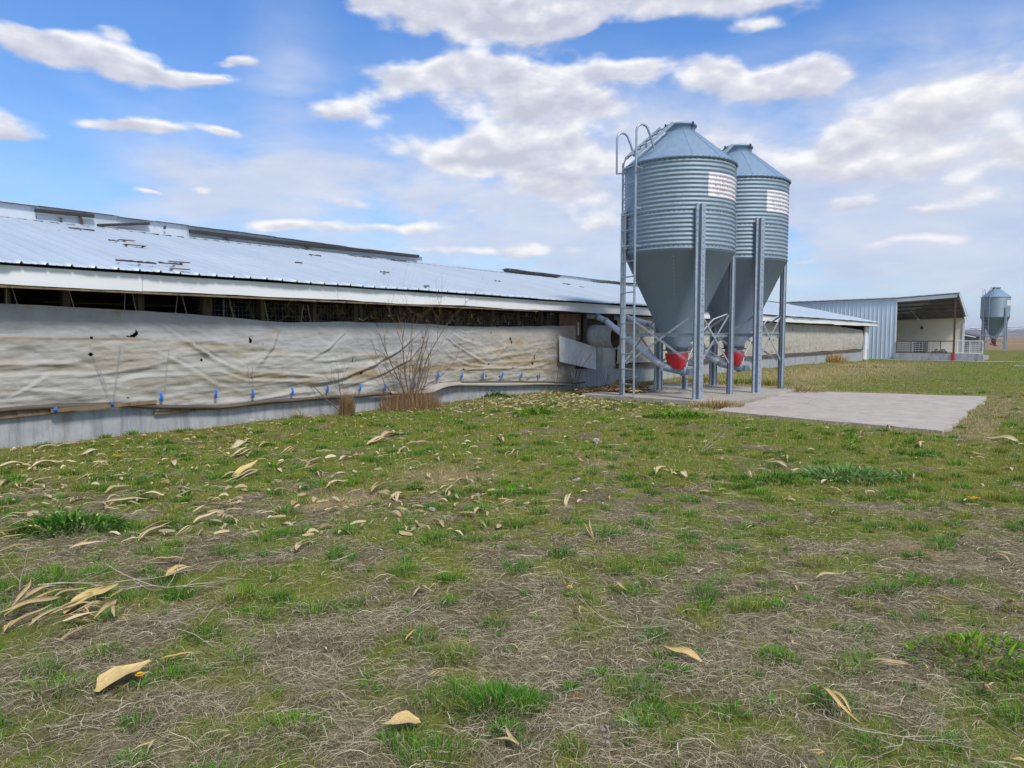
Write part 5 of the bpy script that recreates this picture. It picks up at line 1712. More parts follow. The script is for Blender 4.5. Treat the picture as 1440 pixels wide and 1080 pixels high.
for a in [
    (172, 958, 46, 52, 'broad yellow corn husk beside the dandelion bloom', 'husk_gold', 3, 1.9),
    (253, 931, 50, 12, 'slim golden husk lying below the twig tangle', 'husk_gold', 0, 0.9),
    (564, 1027, 56, 14, 'broad curled brown husk left of the largest grass tuft', 'husk', 3, 2.0),
    (713, 1050, 42, -32, 'pale curled husk just below the largest grass tuft', 'husk_pale', 2, 1.0),
    (960, 925, 50, -20, 'slanted golden husk above the wide green tuft', 'husk_gold', 1, 0.9),
    (1166, 816, 42, 2, 'short blunt cream husk lying level in mid lawn', 'husk_pale', 0, 1.1),
    (1192, 822, 14, -10, 'small cream husk scrap touching the short blunt husk', 'husk_pale', 4, 1.2),
    (1322, 852, 52, -3, 'level tan husk with a thin tail right of the flat tuft', 'husk', 1, 0.9),
    (1425, 858, 18, 70, 'upright standing tan husk at the right edge', 'husk', 2, 1.0),
    (1184, 1006, 62, -58, 'long twisted brown husk lying steeply near the bottom', 'husk', 5, 0.9),
    (1250, 943, 62, -8, 'long pale husk with a forked end above the twisted brown husk', 'husk_pale', 6, 0.9),
    (1390, 972, 26, 30, 'shredded star shaped husk, one arm pointing up right', 'husk_pale', 2, 0.9),
    (1396, 980, 24, -65, 'shredded star shaped husk, one arm hanging down', 'husk_pale', 5, 0.9),
    (1148, 1071, 28, 5, 'pale husk scrap at the bottom below the twisted husk', 'husk', 4, 1.2),
    (1432, 1077, 18, -15, 'golden husk scrap in the bottom right corner', 'husk_gold', 1, 1.3),
    (1330, 728, 42, -25, 'slanted tan husk above the flattened straw tuft', 'husk_pale', 1, 0.8),
    (1364, 697, 36, -5, 'level tan husk beside the yellow flowering weed', 'husk', 0, 1.0),
    (1162, 684, 28, 10, 'greenish tan husk at the foot of the grey green weed', 'husk_pale', 3, 1.4),
    (1168, 695, 26, -24, 'orange tan husk just below the greenish tan husk', 'husk', 2, 1.2),
    (1042, 669, 24, -35, 'forked pale husk left of the low dark weed', 'husk_pale', 5, 1.0),
    (830, 755, 20, -58, 'bent tan husk standing before a mid lawn tuft', 'husk', 6, 1.2),
    (795, 709, 14, 80, 'tiny upright pale husk beyond the mid lawn thatch', 'husk_pale', 2, 1.0),
    (592, 628, 46, 12, 'long cream husk lying in grass before the spreading shrub', 'husk_pale', 0, 1.1),
    (720, 645, 26, 28, 'forked tan husk on the short mown strip', 'husk', 5, 1.0),
    (344, 668, 26, 35, 'yellow husk standing up from green grass', 'husk_gold', 3, 1.4),
    (297, 719, 38, 28, 'cream husk end to end with a frayed piece', 'husk_pale', 1, 1.0),
    (330, 722, 26, 10, 'frayed cream husk right of its longer neighbour', 'husk_pale', 4, 1.1),
    (288, 734, 22, 40, 'crumpled cream husk below its longer neighbour', 'husk_pale', 6, 1.6),
    (440, 770, 44, 28, 'thin forked tan husk above the broad soft tuft', 'husk', 5, 0.7),
    (418, 777, 26, -50, 'stubby tan husk crossing the thin forked husk', 'husk_pale', 2, 1.0),
    (222, 748, 34, 30, 'fan of split tan husk, upper blade', 'husk', 1, 0.9),
    (216, 756, 26, 60, 'fan of split tan husk, lower blade', 'husk_pale', 4, 0.9),
    (232, 757, 24, -20, 'fan of split tan husk, right blade', 'husk', 5, 0.9),
    (32, 757, 62, 10, 'bright yellow husk bundle at the left edge', 'husk_gold', 3, 1.3),
    (15, 766, 36, 14, 'thin yellow husk under the bright yellow bundle', 'husk_gold', 0, 0.9),
    (98, 656, 26, 4, 'flat cream husk in the green strip near the wall', 'husk_pale', 3, 1.3),
    (92, 690, 36, -8, 'cream husk beyond the dark leafy weed', 'husk_pale', 5, 1.0),
    (28, 731, 50, 4, 'weathered grey tan husk left of the dark leafy weed', 'husk_pale', 0, 1.1),
    (62, 716, 20, 5, 'small cream husk touching the dark leafy weed', 'husk_pale', 3, 1.5),
    (104, 747, 18, 70, 'white curled husk standing against the dark leafy weed', 'husk_pale', 2, 1.0),
    (125, 775, 48, 14, 'brown and cream husk below the dark leafy weed', 'husk_pale', 6, 0.9),
    (25, 783, 42, 12, 'pinkish dry husk at the left edge above the twigs', 'husk_pale', 1, 0.7),
    (178, 712, 70, 6, 'long bleached husk stack behind the dark leafy weed', 'husk_pale', 0, 1.2),
    (205, 706, 50, 10, 'upper bleached husk of the stack behind the weed', 'husk_pale', 3, 1.2),
    (160, 722, 36, 0, 'white husk at the near end of the bleached stack', 'husk_pale', 4, 1.3),
    (232, 797, 48, 6, 'arched tan husk caught over the grey twigs', 'husk', 0, 1.0),
    (250, 808, 22, 80, 'drooping end piece under the arched tan husk', 'husk_gold', 2, 1.0),
    (1413, 795, 20, -35, 'bent cream husk at the right edge of mid lawn', 'husk_pale', 2, 1.3),
    (820, 922, 20, 5, 'flat cream scrap above the little round tuft', 'husk_pale', 4, 1.1),
    (818, 868, 18, -50, 'forked cream scrap right of the yellowed tuft', 'husk_pale', 5, 1.0),
    (1198, 628 + 20, 16, -20, 'white cream scrap beyond the grey green weed', 'husk_pale', 2, 1.0),
    (580, 900, 22, 50, 'thin brown husk sliver left of centre', 'husk', 0, 0.7),
    (592, 838, 20, -60, 'white curled sliver above the thin brown sliver', 'husk_pale', 2, 0.9),
    (868, 833, 24, -30, 'tan sliver left of an olive tuft in mid lawn', 'husk_pale', 1, 0.8),
    (205, 1060, 26, 50, 'white torn husk in thatch near the bottom left', 'husk_pale', 2, 1.0),
    (612, 957, 18, 40, 'little peach husk scrap in the thatch', 'husk', 4, 1.3),
    (760, 955, 30, 4, 'long thin tan stem husk right of the largest tuft', 'husk', 0, 0.6)]:
    st = a[4]
    if a[1] > 780: a = a[:5] + ({'husk_pale': 'husk', 'husk': 'husk_gold', 'husk_gold': 'husk_gold'}[a[5]], a[6], a[7] * 1.15)
    up = 0.9 if 'standing' in st or 'upright' in st else random.uniform(-0.08, 0.12)
    kf = 1.0 if a[1] > 780 else 0.82
    husk(a[0], a[1], a[2] * 1.05 * kf, a[3], a[4], a[5], a[6], a[7] * (1.2 if a[1] > 780 else 0.95), dz=0.018 * kf, tilt=up if up < 0.5 else 0.42, roll=random.uniform(-0.25, 0.25))
# the heap on the left
rnd = random.Random(5)
heap = [(60, 858, 70, 48, 'husk_gold', 0.8), (45, 868, 60, 42, 'husk', 0.7), (110, 862, 60, 30, 'husk', 1.0), (128, 850, 55, 40, 'husk_gold', 1.0), (95, 880, 80, 22, 'husk', 0.9), (130, 868, 70, 8, 'husk', 1.2), (85, 870, 40, 62, 'husk_pale', 0.8), (140, 838, 60, 5, 'husk', 1.1), (170, 842, 24, 60, 'husk_gold', 1.0), (150, 874, 50, -50, 'husk', 0.9), (178, 884, 44, -10, 'husk', 0.8), (100, 848, 46, 30, 'husk', 1.1), (75, 846, 26, 70, 'husk_pale', 0.9), (108, 896, 44, 35, 'husk', 0.8), (10, 889, 30, -22, 'husk_gold', 1.2), (20, 842, 22, 30, 'husk', 1.1), (66, 882, 36, 58, 'husk', 0.7), (120, 880, 60, 18, 'husk_pale', 0.9)]
heap += [(px + rnd.gauss(8, 16), py + rnd.gauss(0, 9), l * rnd.uniform(.5, .9), an + rnd.gauss(0, 30), rnd.choice(('husk', 'husk_pale', 'husk')), wd) for px, py, l, an, mt, wd in heap]
for i, (px, py, l, an, mt, wd) in enumerate(heap):
    husk(px, py, l * 0.78, an + rnd.gauss(0, 14), 'tan corn husk tangled in the husk heap by the grey twigs', mt, i % 8, wd * 0.9, tilt=rnd.uniform(-0.05, 0.2), roll=rnd.uniform(-0.6, 0.6), group='husks heaped by the grey twigs', dz=0.01 + 0.05 * rnd.random())
# small scraps
n = 0
while n < 195:
    px, py = rnd.choice(((rnd.uniform(0, 660), rnd.uniform(612, 770)), (rnd.uniform(0, 1440), rnd.uniform(600, 720)), (rnd.uniform(0, 1440), rnd.uniform(660, 1060))))
    x, y = ground(px, py)
    t, o = loc_to(x, y)
    if o < 0.4 or bool(slab_mask(np.array([x]), np.array([y]), 0.2)[0]) or in_rect(t, o, *PAD, 0.1): continue
    husk(px, py, rnd.uniform(9, 27) if py < 780 else rnd.uniform(8, 18), rnd.uniform(-40, 60), 'small dry husk scrap lying loose in the lawn', rnd.choice(('husk_pale', 'husk_pale', 'husk')), None, rnd.uniform(0.7, 1.3), group='small husk scraps in the lawn')
    n += 1

# fine husk litter by the pad and the wall
def litter(name, n, sampler, cols, smin, smax, label, zfun=None):
    xs, ys = sampler(n)
    k = len(xs)
    c = palette(k, cols, 0.2)
    z = gz(xs, ys) if zfun is None else zfun(xs, ys)
    L = RNG.uniform(smin, smax, k)
    v, q, cc = strands(xs, ys, z + RNG.random(k) * 0.04, L, L * RNG.uniform(0.10, 0.32, k), RNG.uniform(0, 2 * PI, k), 0.35, RNG.random(k) * 0.04, c, seg=3)
    return link(name, big_mesh(name, v, quads=q, color=cc), M['straw'], label=label, cat='husk litter', kind='stuff')
def near_pad(n):
    t = RNG.normal(11.0, 2.0, n * 3); o = 0.6 + np.abs(RNG.normal(0, 2.2, n * 3))
    ok = (t > 5.5) & (o < 5.5) & ~in_rect(t, o, *PAD, 0.05) & (o < 5.6 - 0.12 * np.abs(t - 10))
    t, o = t[ok][:n], o[ok][:n]
    return P0[0] + UX * t + UY * o, P0[1] + UY * t - UX * o
LIT = [(0.50, 0.40, 0.23), (0.56, 0.46, 0.28), (0.40, 0.30, 0.16), (0.46, 0.34, 0.17)]
litter('husk_litter', 1700, near_pad, LIT, 0.035, 0.15, 'scattered husk litter in the grass before the pad')
def along_wall(n):
    t = RNG.uniform(-5, 13, n); o = 0.2 + np.abs(RNG.normal(0, 1.1, n))
    return P0[0] + UX * t + UY * o, P0[1] + UY * t - UX * o
litter('husk_litter', 600, along_wall, LIT, 0.03, 0.12, 'husk litter along the foot of the foundation wall')
def lawn_spread(n):
    x, y = scatter(6.5, 15, n / 100.0); k = RNG.permutation(len(x))[:n]
    return x[k], y[k]
litter('husk_litter', 700, lawn_spread, LIT, 0.025, 0.11, 'tiny husk flecks spread across the lawn')
def left_band(n):
    u, w_ = RNG.uniform(0, 700, n), RNG.uniform(606, 760, n)
    q = np.array([ground(a_, b_) for a_, b_ in zip(u, w_)])
    k = (UY * (q[:, 0] - P0[0]) - UX * (q[:, 1] - P0[1])) > 0.4
    return q[k, 0], q[k, 1]
litter('husk_litter', 620, left_band, LIT, 0.03, 0.16, 'pale torn husk litter over the left of the lawn below the wall')
def on_pad(n):
    t = 13.6 + np.abs(RNG.normal(0, 0.6, n)) - 0.4; o = RNG.normal(2.1, 0.35, n)
    return P0[0] + UX * t + UY * o, P0[1] + UY * t - UX * o
def pad_heap(x, y):
    t = (x - P0[0]) * UX + (y - P0[1]) * UY; o = UY * (x - P0[0]) - UX * (y - P0[1])
    return 0.10 + 0.36 * np.exp(-((t - 14.1) / 0.55) ** 2 - ((o - 2.1) / 0.4) ** 2) * RNG.random(len(x))
litter('husk_litter', 700, on_pad, [(0.40, 0.28, 0.13), (0.30, 0.19, 0.09), (0.50, 0.38, 0.2), (0.14, 0.08, 0.05)], 0.08, 0.24, 'brown husk drift piled on the pad under the silo', pad_heap)
def pad_left(n):
    t = RNG.uniform(12.4, 14.6, n); o = RNG.normal(1.55, 0.2, n)
    return P0[0] + UX * t + UY * o, P0[1] + UY * t - UX * o
litter('husk_litter', 300, pad_left, [(0.22, 0.13, 0.07), (0.30, 0.19, 0.09), (0.14, 0.08, 0.05)], 0.06, 0.16, 'dark rotten litter behind the ladder foot', lambda x, y: np.full(len(x), 0.10))

# twigs
def twig(px, py, stems, label, seed, rz=0.0):
    rnd = random.Random(seed)
    x, y = ground(px, py)
    m = MB()
    for (dx, dy, dz, L, r, dep, ox, oy) in stems:
        branch(m, Vector((ox, oy, 0.02)), Vector((dx, dy, dz)).normalized(), L, r, dep, rnd, up=0.05, kids=(2, 3), ang=0.55)
    o = m.build('fallen_twig', M['twig'], None, label=label, cat='twig', group='fallen twigs in the lawn')
    o.location = (x, y, float(gz(x, y)) + 0.01); o.rotation_euler = (0, 0, rz)
    return o
twig(110, 828, [(1, 0.1, 0.06, 0.75, 0.008, 2, -0.25, 0), (1, -0.1, 0.1, 0.6, 0.006, 2, 0.2, 0.05)], 'long grey forked branch lying across the husk heap', 2)
twig(235, 830, [(1, 0.4, 0.15, 0.45, 0.006, 2, 0, 0), (0.2, 0.6, 0.5, 0.3, 0.004, 1, 0, 0), (-0.6, -0.2, 0.1, 0.4, 0.005, 2, 0, 0), (0.6, 0.6, 0.5, 0.28, 0.004, 1, 0.1, 0)], 'spiky grey twig cluster under the arched husk', 6)
twig(28, 838, [(-0.15, 0, 1, 0.26, 0.005, 1, 0, 0), (0.5, 0, 0.5, 0.2, 0.004, 1, 0, 0)], 'short upright grey twig at the left of the husk heap', 8)
twig(255, 885, [(1, 0.2, 0.3, 0.28, 0.003, 2, -0.1, 0), (-1, 0.3, 0.2, 0.25, 0.003, 2, 0.05, 0), (0.4, 0.1, 0.6, 0.2, 0.003, 1, 0.1, 0), (1, -0.2, 0.1, 0.4, 0.003, 2, 0, -0.05)], 'pale twig tangle above the slim golden husk', 12)
twig(985, 640, [(-0.5, 0, 0.8, 0.32, 0.006, 2, 0, 0), (0.7, 0, 0.5, 0.4, 0.006, 2, 0, 0), (1, 0.2, 0.15, 0.5, 0.006, 2, 0, 0), (0.2, 0, 0.8, 0.3, 0.005, 2, 0.05, 0)], 'bleached branching twig standing in the middle lawn', 15)
twig(880, 885, [(1, 0.1, 0.1, 0.3, 0.003, 2, 0, 0), (-1, 0.3, 0.15, 0.3, 0.003, 2, 0, 0), (0.2, -1, 0.1, 0.3, 0.003, 2, 0, 0), (-0.6, -0.6, 0.2, 0.25, 0.003, 2, 0, 0)], 'sprawling wiry dead weed in the middle thatch', 19)
twig(920, 745, [(0, 0.2, 1, 0.14, 0.003, 2, 0, 0), (0.3, 0, 0.8, 0.12, 0.003, 2, 0, 0), (-0.6, 0.1, 0.5, 0.12, 0.003, 1, 0, 0)], 'small pale upright weed skeleton in mid lawn', 23)
twig(1270, 1045, [(-1, 0.1, 0.1, 0.35, 0.003, 2, 0, 0), (1, 0.3, 0.1, 0.3, 0.003, 2, 0, 0), (-0.6, -0.5, 0.1, 0.3, 0.003, 2, 0, 0), (0.4, -0.5, 0.1, 0.25, 0.003, 2, 0, 0)], 'pale wiry stems near the bottom right', 29)

# pebbles and dandelions
def pebble(px, py, r, label, group, seed):
    rnd = random.Random(seed)
    m = MB()
    P = []
    for i in range(7):
        a = PI * i / 6
        P.append([(r * math.sin(a) * math.cos(b) * (1 + 0.18 * math.sin(3 * b + seed)), r * 0.85 * math.sin(a) * math.sin(b) * (1 + 0.15 * math.cos(2 * b + seed)), r * 0.6 * math.cos(a)) for b in [2 * PI * k / 10 for k in range(11)]])
    m.grid(P)
    o = m.build('pebble', M['stone'], None, label=label, cat='pebble', group=group)
    x, y = ground(px, py)
    o.location = (x, y, float(gz(x, y)) + r * 0.35); o.rotation_euler = (rnd.uniform(-.3, .3), rnd.uniform(-.3, .3), rnd.uniform(0, 6))
for i in range(16):
    pebble(rnd.gauss(860, 20), rnd.gauss(1032, 11), rnd.uniform(0.005, 0.012), 'pale grey pebble in the gravelly patch near the bottom', 'pebbles near the bottom', i)
for i, (px, py, r) in enumerate([(889, 1011, .014), (908, 1012, .012), (968, 969, .012), (883, 1020, .01)]):
    pebble(px, py, r, ['whitish pebble beside the tuft with the rusty patch', 'rounder whitish pebble touching the same tuft', 'lone white pebble right of the wide green tuft', 'small grey pebble below the whitish pair'][i], 'single pebbles', 40 + i)
for i, (px, py) in enumerate([(733, 688), (745, 691), (720, 693), (698, 694), (672, 701), (808, 681), (812, 679), (608, 720), (560, 719), (704, 695)]):
    pebble(px, py, rnd.uniform(0.025, 0.04), 'pale stone lying in the short grass of mid lawn', 'stones in mid lawn', 60 + i)
pebble(838, 621, 0.07, 'larger cream stone by itself beyond the mown strip', 'single pebbles', 77)

def dandelion(px, py, label, r=0.02, nfl=1):
    x, y = ground(px, py)
    root = empty('dandelion', (x, y, float(gz(x, y))), 0, label=label, cat='dandelion', group='yellow flowers in the lawn')
    m = MB(); rn = random.Random(px)
    for f in range(nfl):
        ox, oy = (rn.uniform(-.05, .05), rn.uniform(-.04, .04)) if nfl > 1 else (0, 0)
        for ring in range(3):
            for k in range(14):
                a = 2 * PI * k / 14 + ring * 0.2
                l = r * (1 - 0.25 * ring)
                el = 0.15 + 0.45 * ring
                c, s = math.cos(a), math.sin(a)
                m.grid([[(ox + c * d * math.cos(el) - s * w, oy + s * d * math.cos(el) + c * w, 0.055 + d * math.sin(el)) for w in (-0.0025, 0.0025)] for d in (0, l * 0.6, l)], False)
    m.build('flower', M['yellow'], root)
    v, q, c = ribbons(np.zeros(14), np.zeros(14), np.zeros(14), RNG.uniform(.05, .09, 14), np.full(14, 0.012), np.linspace(0, 2 * PI, 14), np.full(14, 1.0), np.full(14, 0.2), palette(14, LUSH), seg=3)
    link('leaf_rosette', big_mesh('leaf_rosette', v, quads=q, color=c), M['blade'], root)
dandelion(197, 960, 'single bright dandelion bloom beside the broad yellow husk', 0.021)
dandelion(801, 838, 'small yellow bloom right of the yellowed tuft', 0.018)
dandelion(1370, 707, 'yellow flowering weed beside the level tan husk', 0.02, 6)
dandelion(165, 648, 'yellow flowers in the green strip by the wall', 0.03, 6)

# ------------------------------------------------------------------ light, sky, camera
SUN_EL, SUN_AZ = math.radians(50), math.radians(150)   # azimuth clockwise from +Y: behind the camera, to its right
sd = Vector((math.cos(SUN_EL) * math.sin(SUN_AZ), math.cos(SUN_EL) * math.cos(SUN_AZ), math.sin(SUN_EL)))
L_ = bpy.data.lights.new('sun', 'SUN')
L_.energy = 1.5; L_.angle = math.radians(12); L_.color = (1.0, 0.95, 0.88)
so = bpy.data.objects.new('sun', L_); COL.objects.link(so)
so.rotation_euler = sd.to_track_quat('Z', 'Y').to_euler()

def world():
    w = bpy.data.worlds.new('World'); SC.world = w
    w.use_nodes = True
    nt = w.node_tree
    bg = nt.nodes['Background']
    sky = nd(nt, 'ShaderNodeTexSky', sky_type='NISHITA', sun_disc=False, sun_elevation=SUN_EL, sun_rotation=SUN_AZ, air_density=1.0, dust_density=0.6, ozone_density=2.2)
    hs = nd(nt, 'ShaderNodeHueSaturation', {'Saturation': 1.22, 'Value': 1.0, 'Color': sky.outputs[0]})
    tc = nd(nt, 'ShaderNodeTexCoord')
    sx = nd(nt, 'ShaderNodeSeparateXYZ', {'Vector': tc.outputs['Generated']})
    az = math_(nt, 'ARCTAN2', sx.outputs[0], sx.outputs[1])
    el = math_(nt, 'ARCSINE', sx.outputs[2])
    v = nd(nt, 'ShaderNodeCombineXYZ', {'X': az, 'Y': el}).outputs[0]
    def ae(px, py):
        d = ray(px, py)
        return math.atan2(d[0], d[1]), math.atan2(d[2], math.hypot(d[0], d[1]))
    # gentle warp so the blobs lose their oval outline
    wn = nd(nt, 'ShaderNodeTexNoise', {'Vector': nd(nt, 'ShaderNodeMapping', {'Vector': v, 'Scale': (1, 1.8, 1)}).outputs[0], 'Scale': 7.0, 'Detail': 6.0})
    wv = nd(nt, 'ShaderNodeVectorMath', {0: wn.outputs['Color'], 1: (0.5, 0.5, 0.5)}, operation='SUBTRACT').outputs[0]
    wv = nd(nt, 'ShaderNodeVectorMath', {0: wv, 1: (0.11, 0.05, 0)}, operation='MULTIPLY').outputs[0]
    vw = nd(nt, 'ShaderNodeVectorMath', {0: v, 1: wv}, operation='ADD').outputs[0]
    CUM = [(640, 0, 150, 42, 1.15), (800, 10, 130, 42, 1.15), (720, 40, 110, 26, .9), (560, -30, 90, 40, .8), (1060, -4, 150, 24, 1.05), (940, -20, 80, 24, 1.0), (1080, 32, 70, 12, .75),
           (640, 92, 70, 20, 1.0), (560, 105, 70, 18, 1.0), (490, 152, 66, 24, 1.1), (545, 128, 30, 14, .6), (760, 130, 125, 38, 1.25), (700, 110, 60, 22, .8), (800, 158, 90, 22, .8), (880, 92, 85, 18, 1.0), (640, 150, 40, 18, .4),
           (640, 206, 90, 17, 1.05), (740, 200, 90, 20, 1.0), (810, 228, 90, 22, .9), (700, 238, 90, 14, .7), (1050, 112, 95, 28, 1.15), (1140, 100, 70, 26, 1.1), (1000, 96, 40, 18, .7),
           (860, 48, 70, 10, -1.1), (930, 62, 50, 14, -.8), (592, 146, 22, 10, -.9), (960, 140, 40, 24, -.4), (430, 60, 40, 60, -.7), (400, 130, 40, 40, -.5),
           (40, 48, 80, 22, 1.0), (110, 66, 70, 20, 1.0), (180, 92, 75, 22, 1.1), (250, 112, 70, 16, 1.0), (150, 42, 34, 9, .7), (325, 84, 36, 9, .95), (300, 112, 40, 8, .6),
           (5, 170, 55, 24, 1.15), (30, 188, 40, 10, .7), (150, 178, 60, 9, .8), (215, 186, 55, 12, .95), (310, 183, 34, 9, 1.0), (285, 259, 22, 6, .9), (212, 264, 25, 5, .8),
           (410, 317, 48, 12, 1.05), (500, 322, 60, 13, .85), (590, 320, 50, 10, .75), (490, 283, 60, 8, .85), (770, 262, 75, 14, 1.05), (830, 280, 50, 12, .7), (690, 300, 70, 10, .6), (740, 350, 70, 12, .85), (640, 352, 60, 8, .6), (840, 310, 50, 22, .75), (560, 355, 60, 8, .5),
           (1190, 296, 50, 11, 1.0), (1310, 298, 45, 9, .85), (1260, 172, 130, 40, 1.0), (1340, 150, 90, 26, .8), (1200, 235, 120, 30, .85), (1310, 232, 160, 40, .5), (1080, 250, 60, 40, .5), (740, 216, 170, 44, .4), (1400, 110, 90, 30, .6), (1180, 200, 50, 20, .6), (1380, 270, 70, 22, .75), (1420, 200, 60, 30, .6), (1120, 377, 24, 7, .9), (960, 330, 70, 14, .5), (1010, 200, 60, 30, .55), (1330, 340, 90, 12, .6), (1220, 350, 70, 10, .5)]
    VM = lambda op, *ins, out=0: nd(nt, 'ShaderNodeVectorMath', {i: x for i, x in enumerate(ins)}, operation=op).outputs[out]
    def blobs(lst, vec0):
        """sum of soft blobs: x = cover, y = cover weighted by height within each blob"""
        A = VM('MULTIPLY', vec0, (0, 0, 0))
        for px, py, rx, ry, amp in lst:
            a0, e0 = ae(px, py)
            a1, _ = ae(px + rx, py); _, e1 = ae(px, py - ry)
            ia, ie = 1 / max(1e-3, a1 - a0), 1 / max(1e-3, e1 - e0)
            vv = VM('MULTIPLY_ADD', A, (0, 0, 0), vec0)
            d_ = VM('MULTIPLY_ADD', vv, (ia, ie, 0), (-a0 * ia, -e0 * ie, 0))
            g_ = math_(nt, 'POWER', math.exp(-1), VM('DOT_PRODUCT', d_, d_, out='Value'))
            t_ = VM('MULTIPLY_ADD', d_, (0, amp, 0), (amp, 0, 0))
            sc_ = nd(nt, 'ShaderNodeVectorMath', {0: t_, 'Scale': g_}, operation='SCALE').outputs[0]
            A = VM('ADD', A, sc_)
        sp_ = nd(nt, 'ShaderNodeSeparateXYZ', {'Vector': A})
        return sp_.outputs[0], sp_.outputs[1]
    B, Bv = blobs(CUM, vw)
    # scattered cloud over the rest of the sky (out of the picture)
    rest = noise(nt, nd(nt, 'ShaderNodeMapping', {'Vector': tc.outputs['Generated'], 'Scale': (1, 1, 2.2)}).outputs[0], 2.2, 4, 0.5)
    out = math_(nt, 'SUBTRACT', 1.0, nd(nt, 'ShaderNodeMapRange', {'Value': sx.outputs[1], 'From Min': 0.15, 'From Max': 0.6}, interpolation_type='SMOOTHSTEP').outputs[0])
    hi = nd(nt, 'ShaderNodeMapRange', {'Value': el, 'From Min': 0.46, 'From Max': 0.62}, interpolation_type='SMOOTHSTEP').outputs[0]
    out = math_(nt, 'MAXIMUM', out, hi)
    B = math_(nt, 'ADD', B, math_(nt, 'MULTIPLY', out, math_(nt, 'MULTIPLY', rest, 1.25)))
    # puffy detail, finer towards the horizon
    nv = nd(nt, 'ShaderNodeMapping', {'Vector': v, 'Scale': (1.0, 1.9, 1)}).outputs[0]
    def puffs(vec):
        a = noise(nt, vec, 13.0, 9, 0.58, 0.1)
        bl = nd(nt, 'ShaderNodeTexVoronoi', {'Vector': nd(nt, 'ShaderNodeVectorMath', {0: vec, 1: nd(nt, 'ShaderNodeVectorMath', {0: nd(nt, 'ShaderNodeTexNoise', {'Vector': vec, 'Scale': 30.0, 'Detail': 4.0}).outputs['Color'], 1: (0.03, 0.03, 0)}, operation='MULTIPLY').outputs[0]}, operation='ADD').outputs[0], 'Scale': 26.0, 'Smoothness': 0.6}, feature='SMOOTH_F1').outputs['Distance']
        return math_(nt, 'ADD', math_(nt, 'MULTIPLY', a, 1.0), math_(nt, 'MULTIPLY', math_(nt, 'SUBTRACT', 0.35, bl), 0.30))
    n0 = puffs(nv)
    n1 = puffs(nd(nt, 'ShaderNodeVectorMath', {0: nv, 1: (0.006, 0.030, 0)}, operation='ADD').outputs[0])
    d = math_(nt, 'SUBTRACT', math_(nt, 'ADD', B, math_(nt, 'MULTIPLY', math_(nt, 'SUBTRACT', n0, 0.5), 1.45)), 0.45)
    alpha = nd(nt, 'ShaderNodeMapRange', {'Value': d, 'From Min': -0.18, 'From Max': 0.50}, interpolation_type='SMOOTHSTEP').outputs[0]
    # lit tops, grey bases
    rel = math_(nt, 'DIVIDE', Bv, math_(nt, 'ADD', B, 0.15))
    lit = math_(nt, 'ADD', math_(nt, 'MULTIPLY', rel, 0.42), math_(nt, 'MULTIPLY', math_(nt, 'SUBTRACT', n0, n1), 1.5))
    thin = nd(nt, 'ShaderNodeMapRange', {'Value': d, 'From Min': 0.1, 'From Max': 0.95}, interpolation_type='SMOOTHSTEP').outputs[0]
    lit = math_(nt, 'ADD', lit, math_(nt, 'MULTIPLY', thin, -0.22))
    ccol = ramp(nt, math_(nt, 'ADD', lit, 0.60, True), [(0.15, (4.0, 4.1, 4.75)), (0.5, (5.1, 5.15, 5.6)), (0.82, (6.9, 6.8, 6.8))])
    # veil: high thin cloud, thick to the right and low down
    vn = noise(nt, nd(nt, 'ShaderNodeMapping', {'Vector': v, 'Scale': (1.0, 2.6, 1), 'Rotation': (0, 0, 0.25)}).outputs[0], 4.0, 7, 0.6, 0.4)
    ve, _ = blobs([(1300, 200, 330, 130, 1.0), (1150, 330, 420, 110, 1.0), (1420, 330, 300, 150, .8), (1250, 60, 260, 40, .25), (700, 360, 420, 75, .85), (380, 235, 170, 50, .8), (400, 120, 60, 110, .5), (520, 260, 260, 45, .5), (200, 290, 260, 30, .5), (60, 270, 160, 25, .3), (720, 280, 250, 60, .7), (930, 200, 140, 70, .8), (150, 130, 220, 60, .2), (700, 150, 260, 90, .25)], v)
    ve = math_(nt, 'MULTIPLY', ve, nd(nt, 'ShaderNodeMapRange', {'Value': vn, 'From Min': 0.30, 'From Max': 0.66, 'To Min': 0.15, 'To Max': 1.0}).outputs[0])
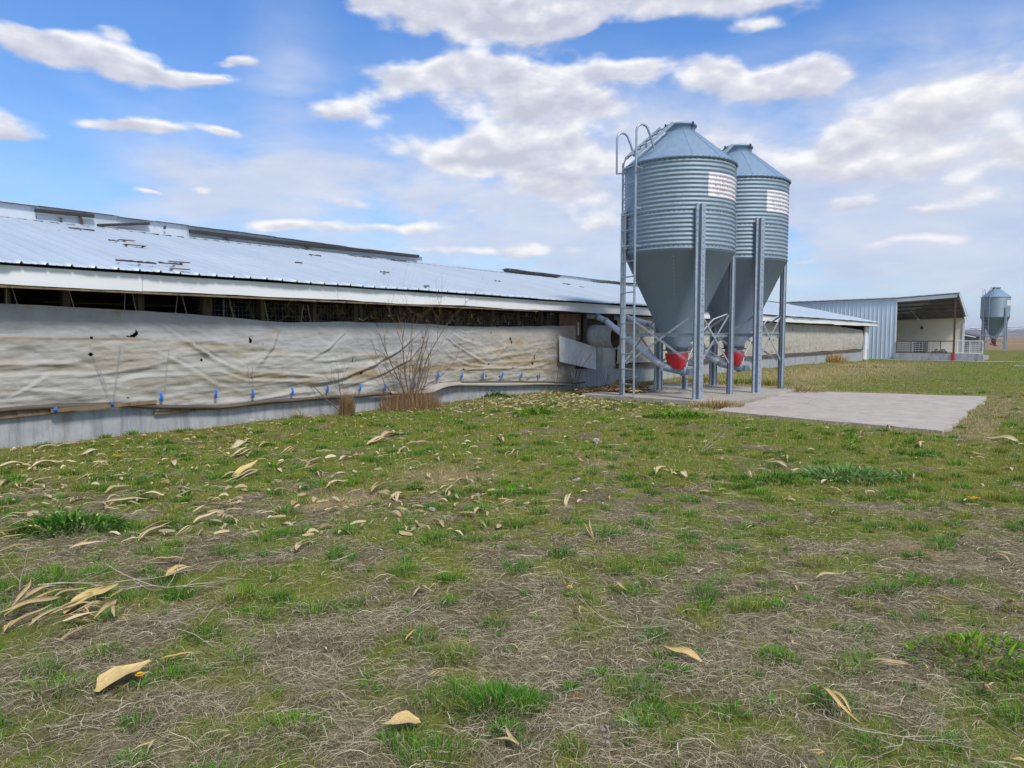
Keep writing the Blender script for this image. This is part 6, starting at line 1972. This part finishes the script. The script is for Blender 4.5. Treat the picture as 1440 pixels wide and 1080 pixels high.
    ve = math_(nt, 'MINIMUM', math_(nt, 'ADD', math_(nt, 'MULTIPLY', ve, 1.2), 0.07), 0.92)
    hz = math_(nt, 'EXPONENT', math_(nt, 'MULTIPLY', math_(nt, 'MAXIMUM', el, 0.0), -5.6))
    ve = math_(nt, 'MAXIMUM', ve, math_(nt, 'MULTIPLY', hz, 0.97))
    deep = mixc(nt, 1.0, hs.outputs[0], (0.54, 0.95, 1.28), 'MULTIPLY')
    vcol = ramp(nt, noise(nt, nd(nt, 'ShaderNodeMapping', {'Vector': v, 'Scale': (1.0, 3.0, 1)}).outputs[0], 6.5, 7, 0.6, 0.3), [(0.32, (3.75, 4.25, 5.5)), (0.68, (5.0, 5.25, 5.95))])
    base = mixc(nt, ve, deep, vcol)
    col = mixc(nt, math_(nt, 'MULTIPLY', alpha, 0.93), base, ccol)
    nt.links.new(col, bg.inputs['Color'])
    bg.inputs['Strength'].default_value = 0.07
    w.cycles.sampling_method = 'MANUAL'; w.cycles.sample_map_resolution = 1024
world()

def haze():
    m = bpy.data.materials.new('pale_air')
    m.use_nodes = True
    nt = m.node_tree
    nt.nodes.remove(nt.nodes['Principled BSDF'])
    v = nd(nt, 'ShaderNodeVolumePrincipled', {'Color': (0.80, 0.85, 0.95, 1), 'Density': 0.00016, 'Anisotropy': 0.2})
    nt.links.new(v.outputs[0], nt.nodes['Material Output'].inputs['Volume'])
    b = MB(); b.box(-6000, 6000, -6000, 6000, -2.0, 60)
    b.build('haze', m, None, label='thin pale air over the whole yard and fields', cat='haze', kind='stuff')
haze()

cam = bpy.data.cameras.new('camera')
cam.sensor_width = 36; cam.lens = 25.0
cam.clip_end = 20000; cam.clip_start = 0.05
co = bpy.data.objects.new('camera', cam); COL.objects.link(co)
co.location = (0, 0, H); co.rotation_euler = (PI / 2 - PITCH, 0, 0)
SC.camera = co
SC.view_settings.view_transform = 'Standard'
SC.view_settings.look = 'None'
SC.view_settings.exposure = 1.1
SC.view_settings.gamma = 1.0
SC.cycles.max_bounces = 6
SC.cycles.use_denoising = True
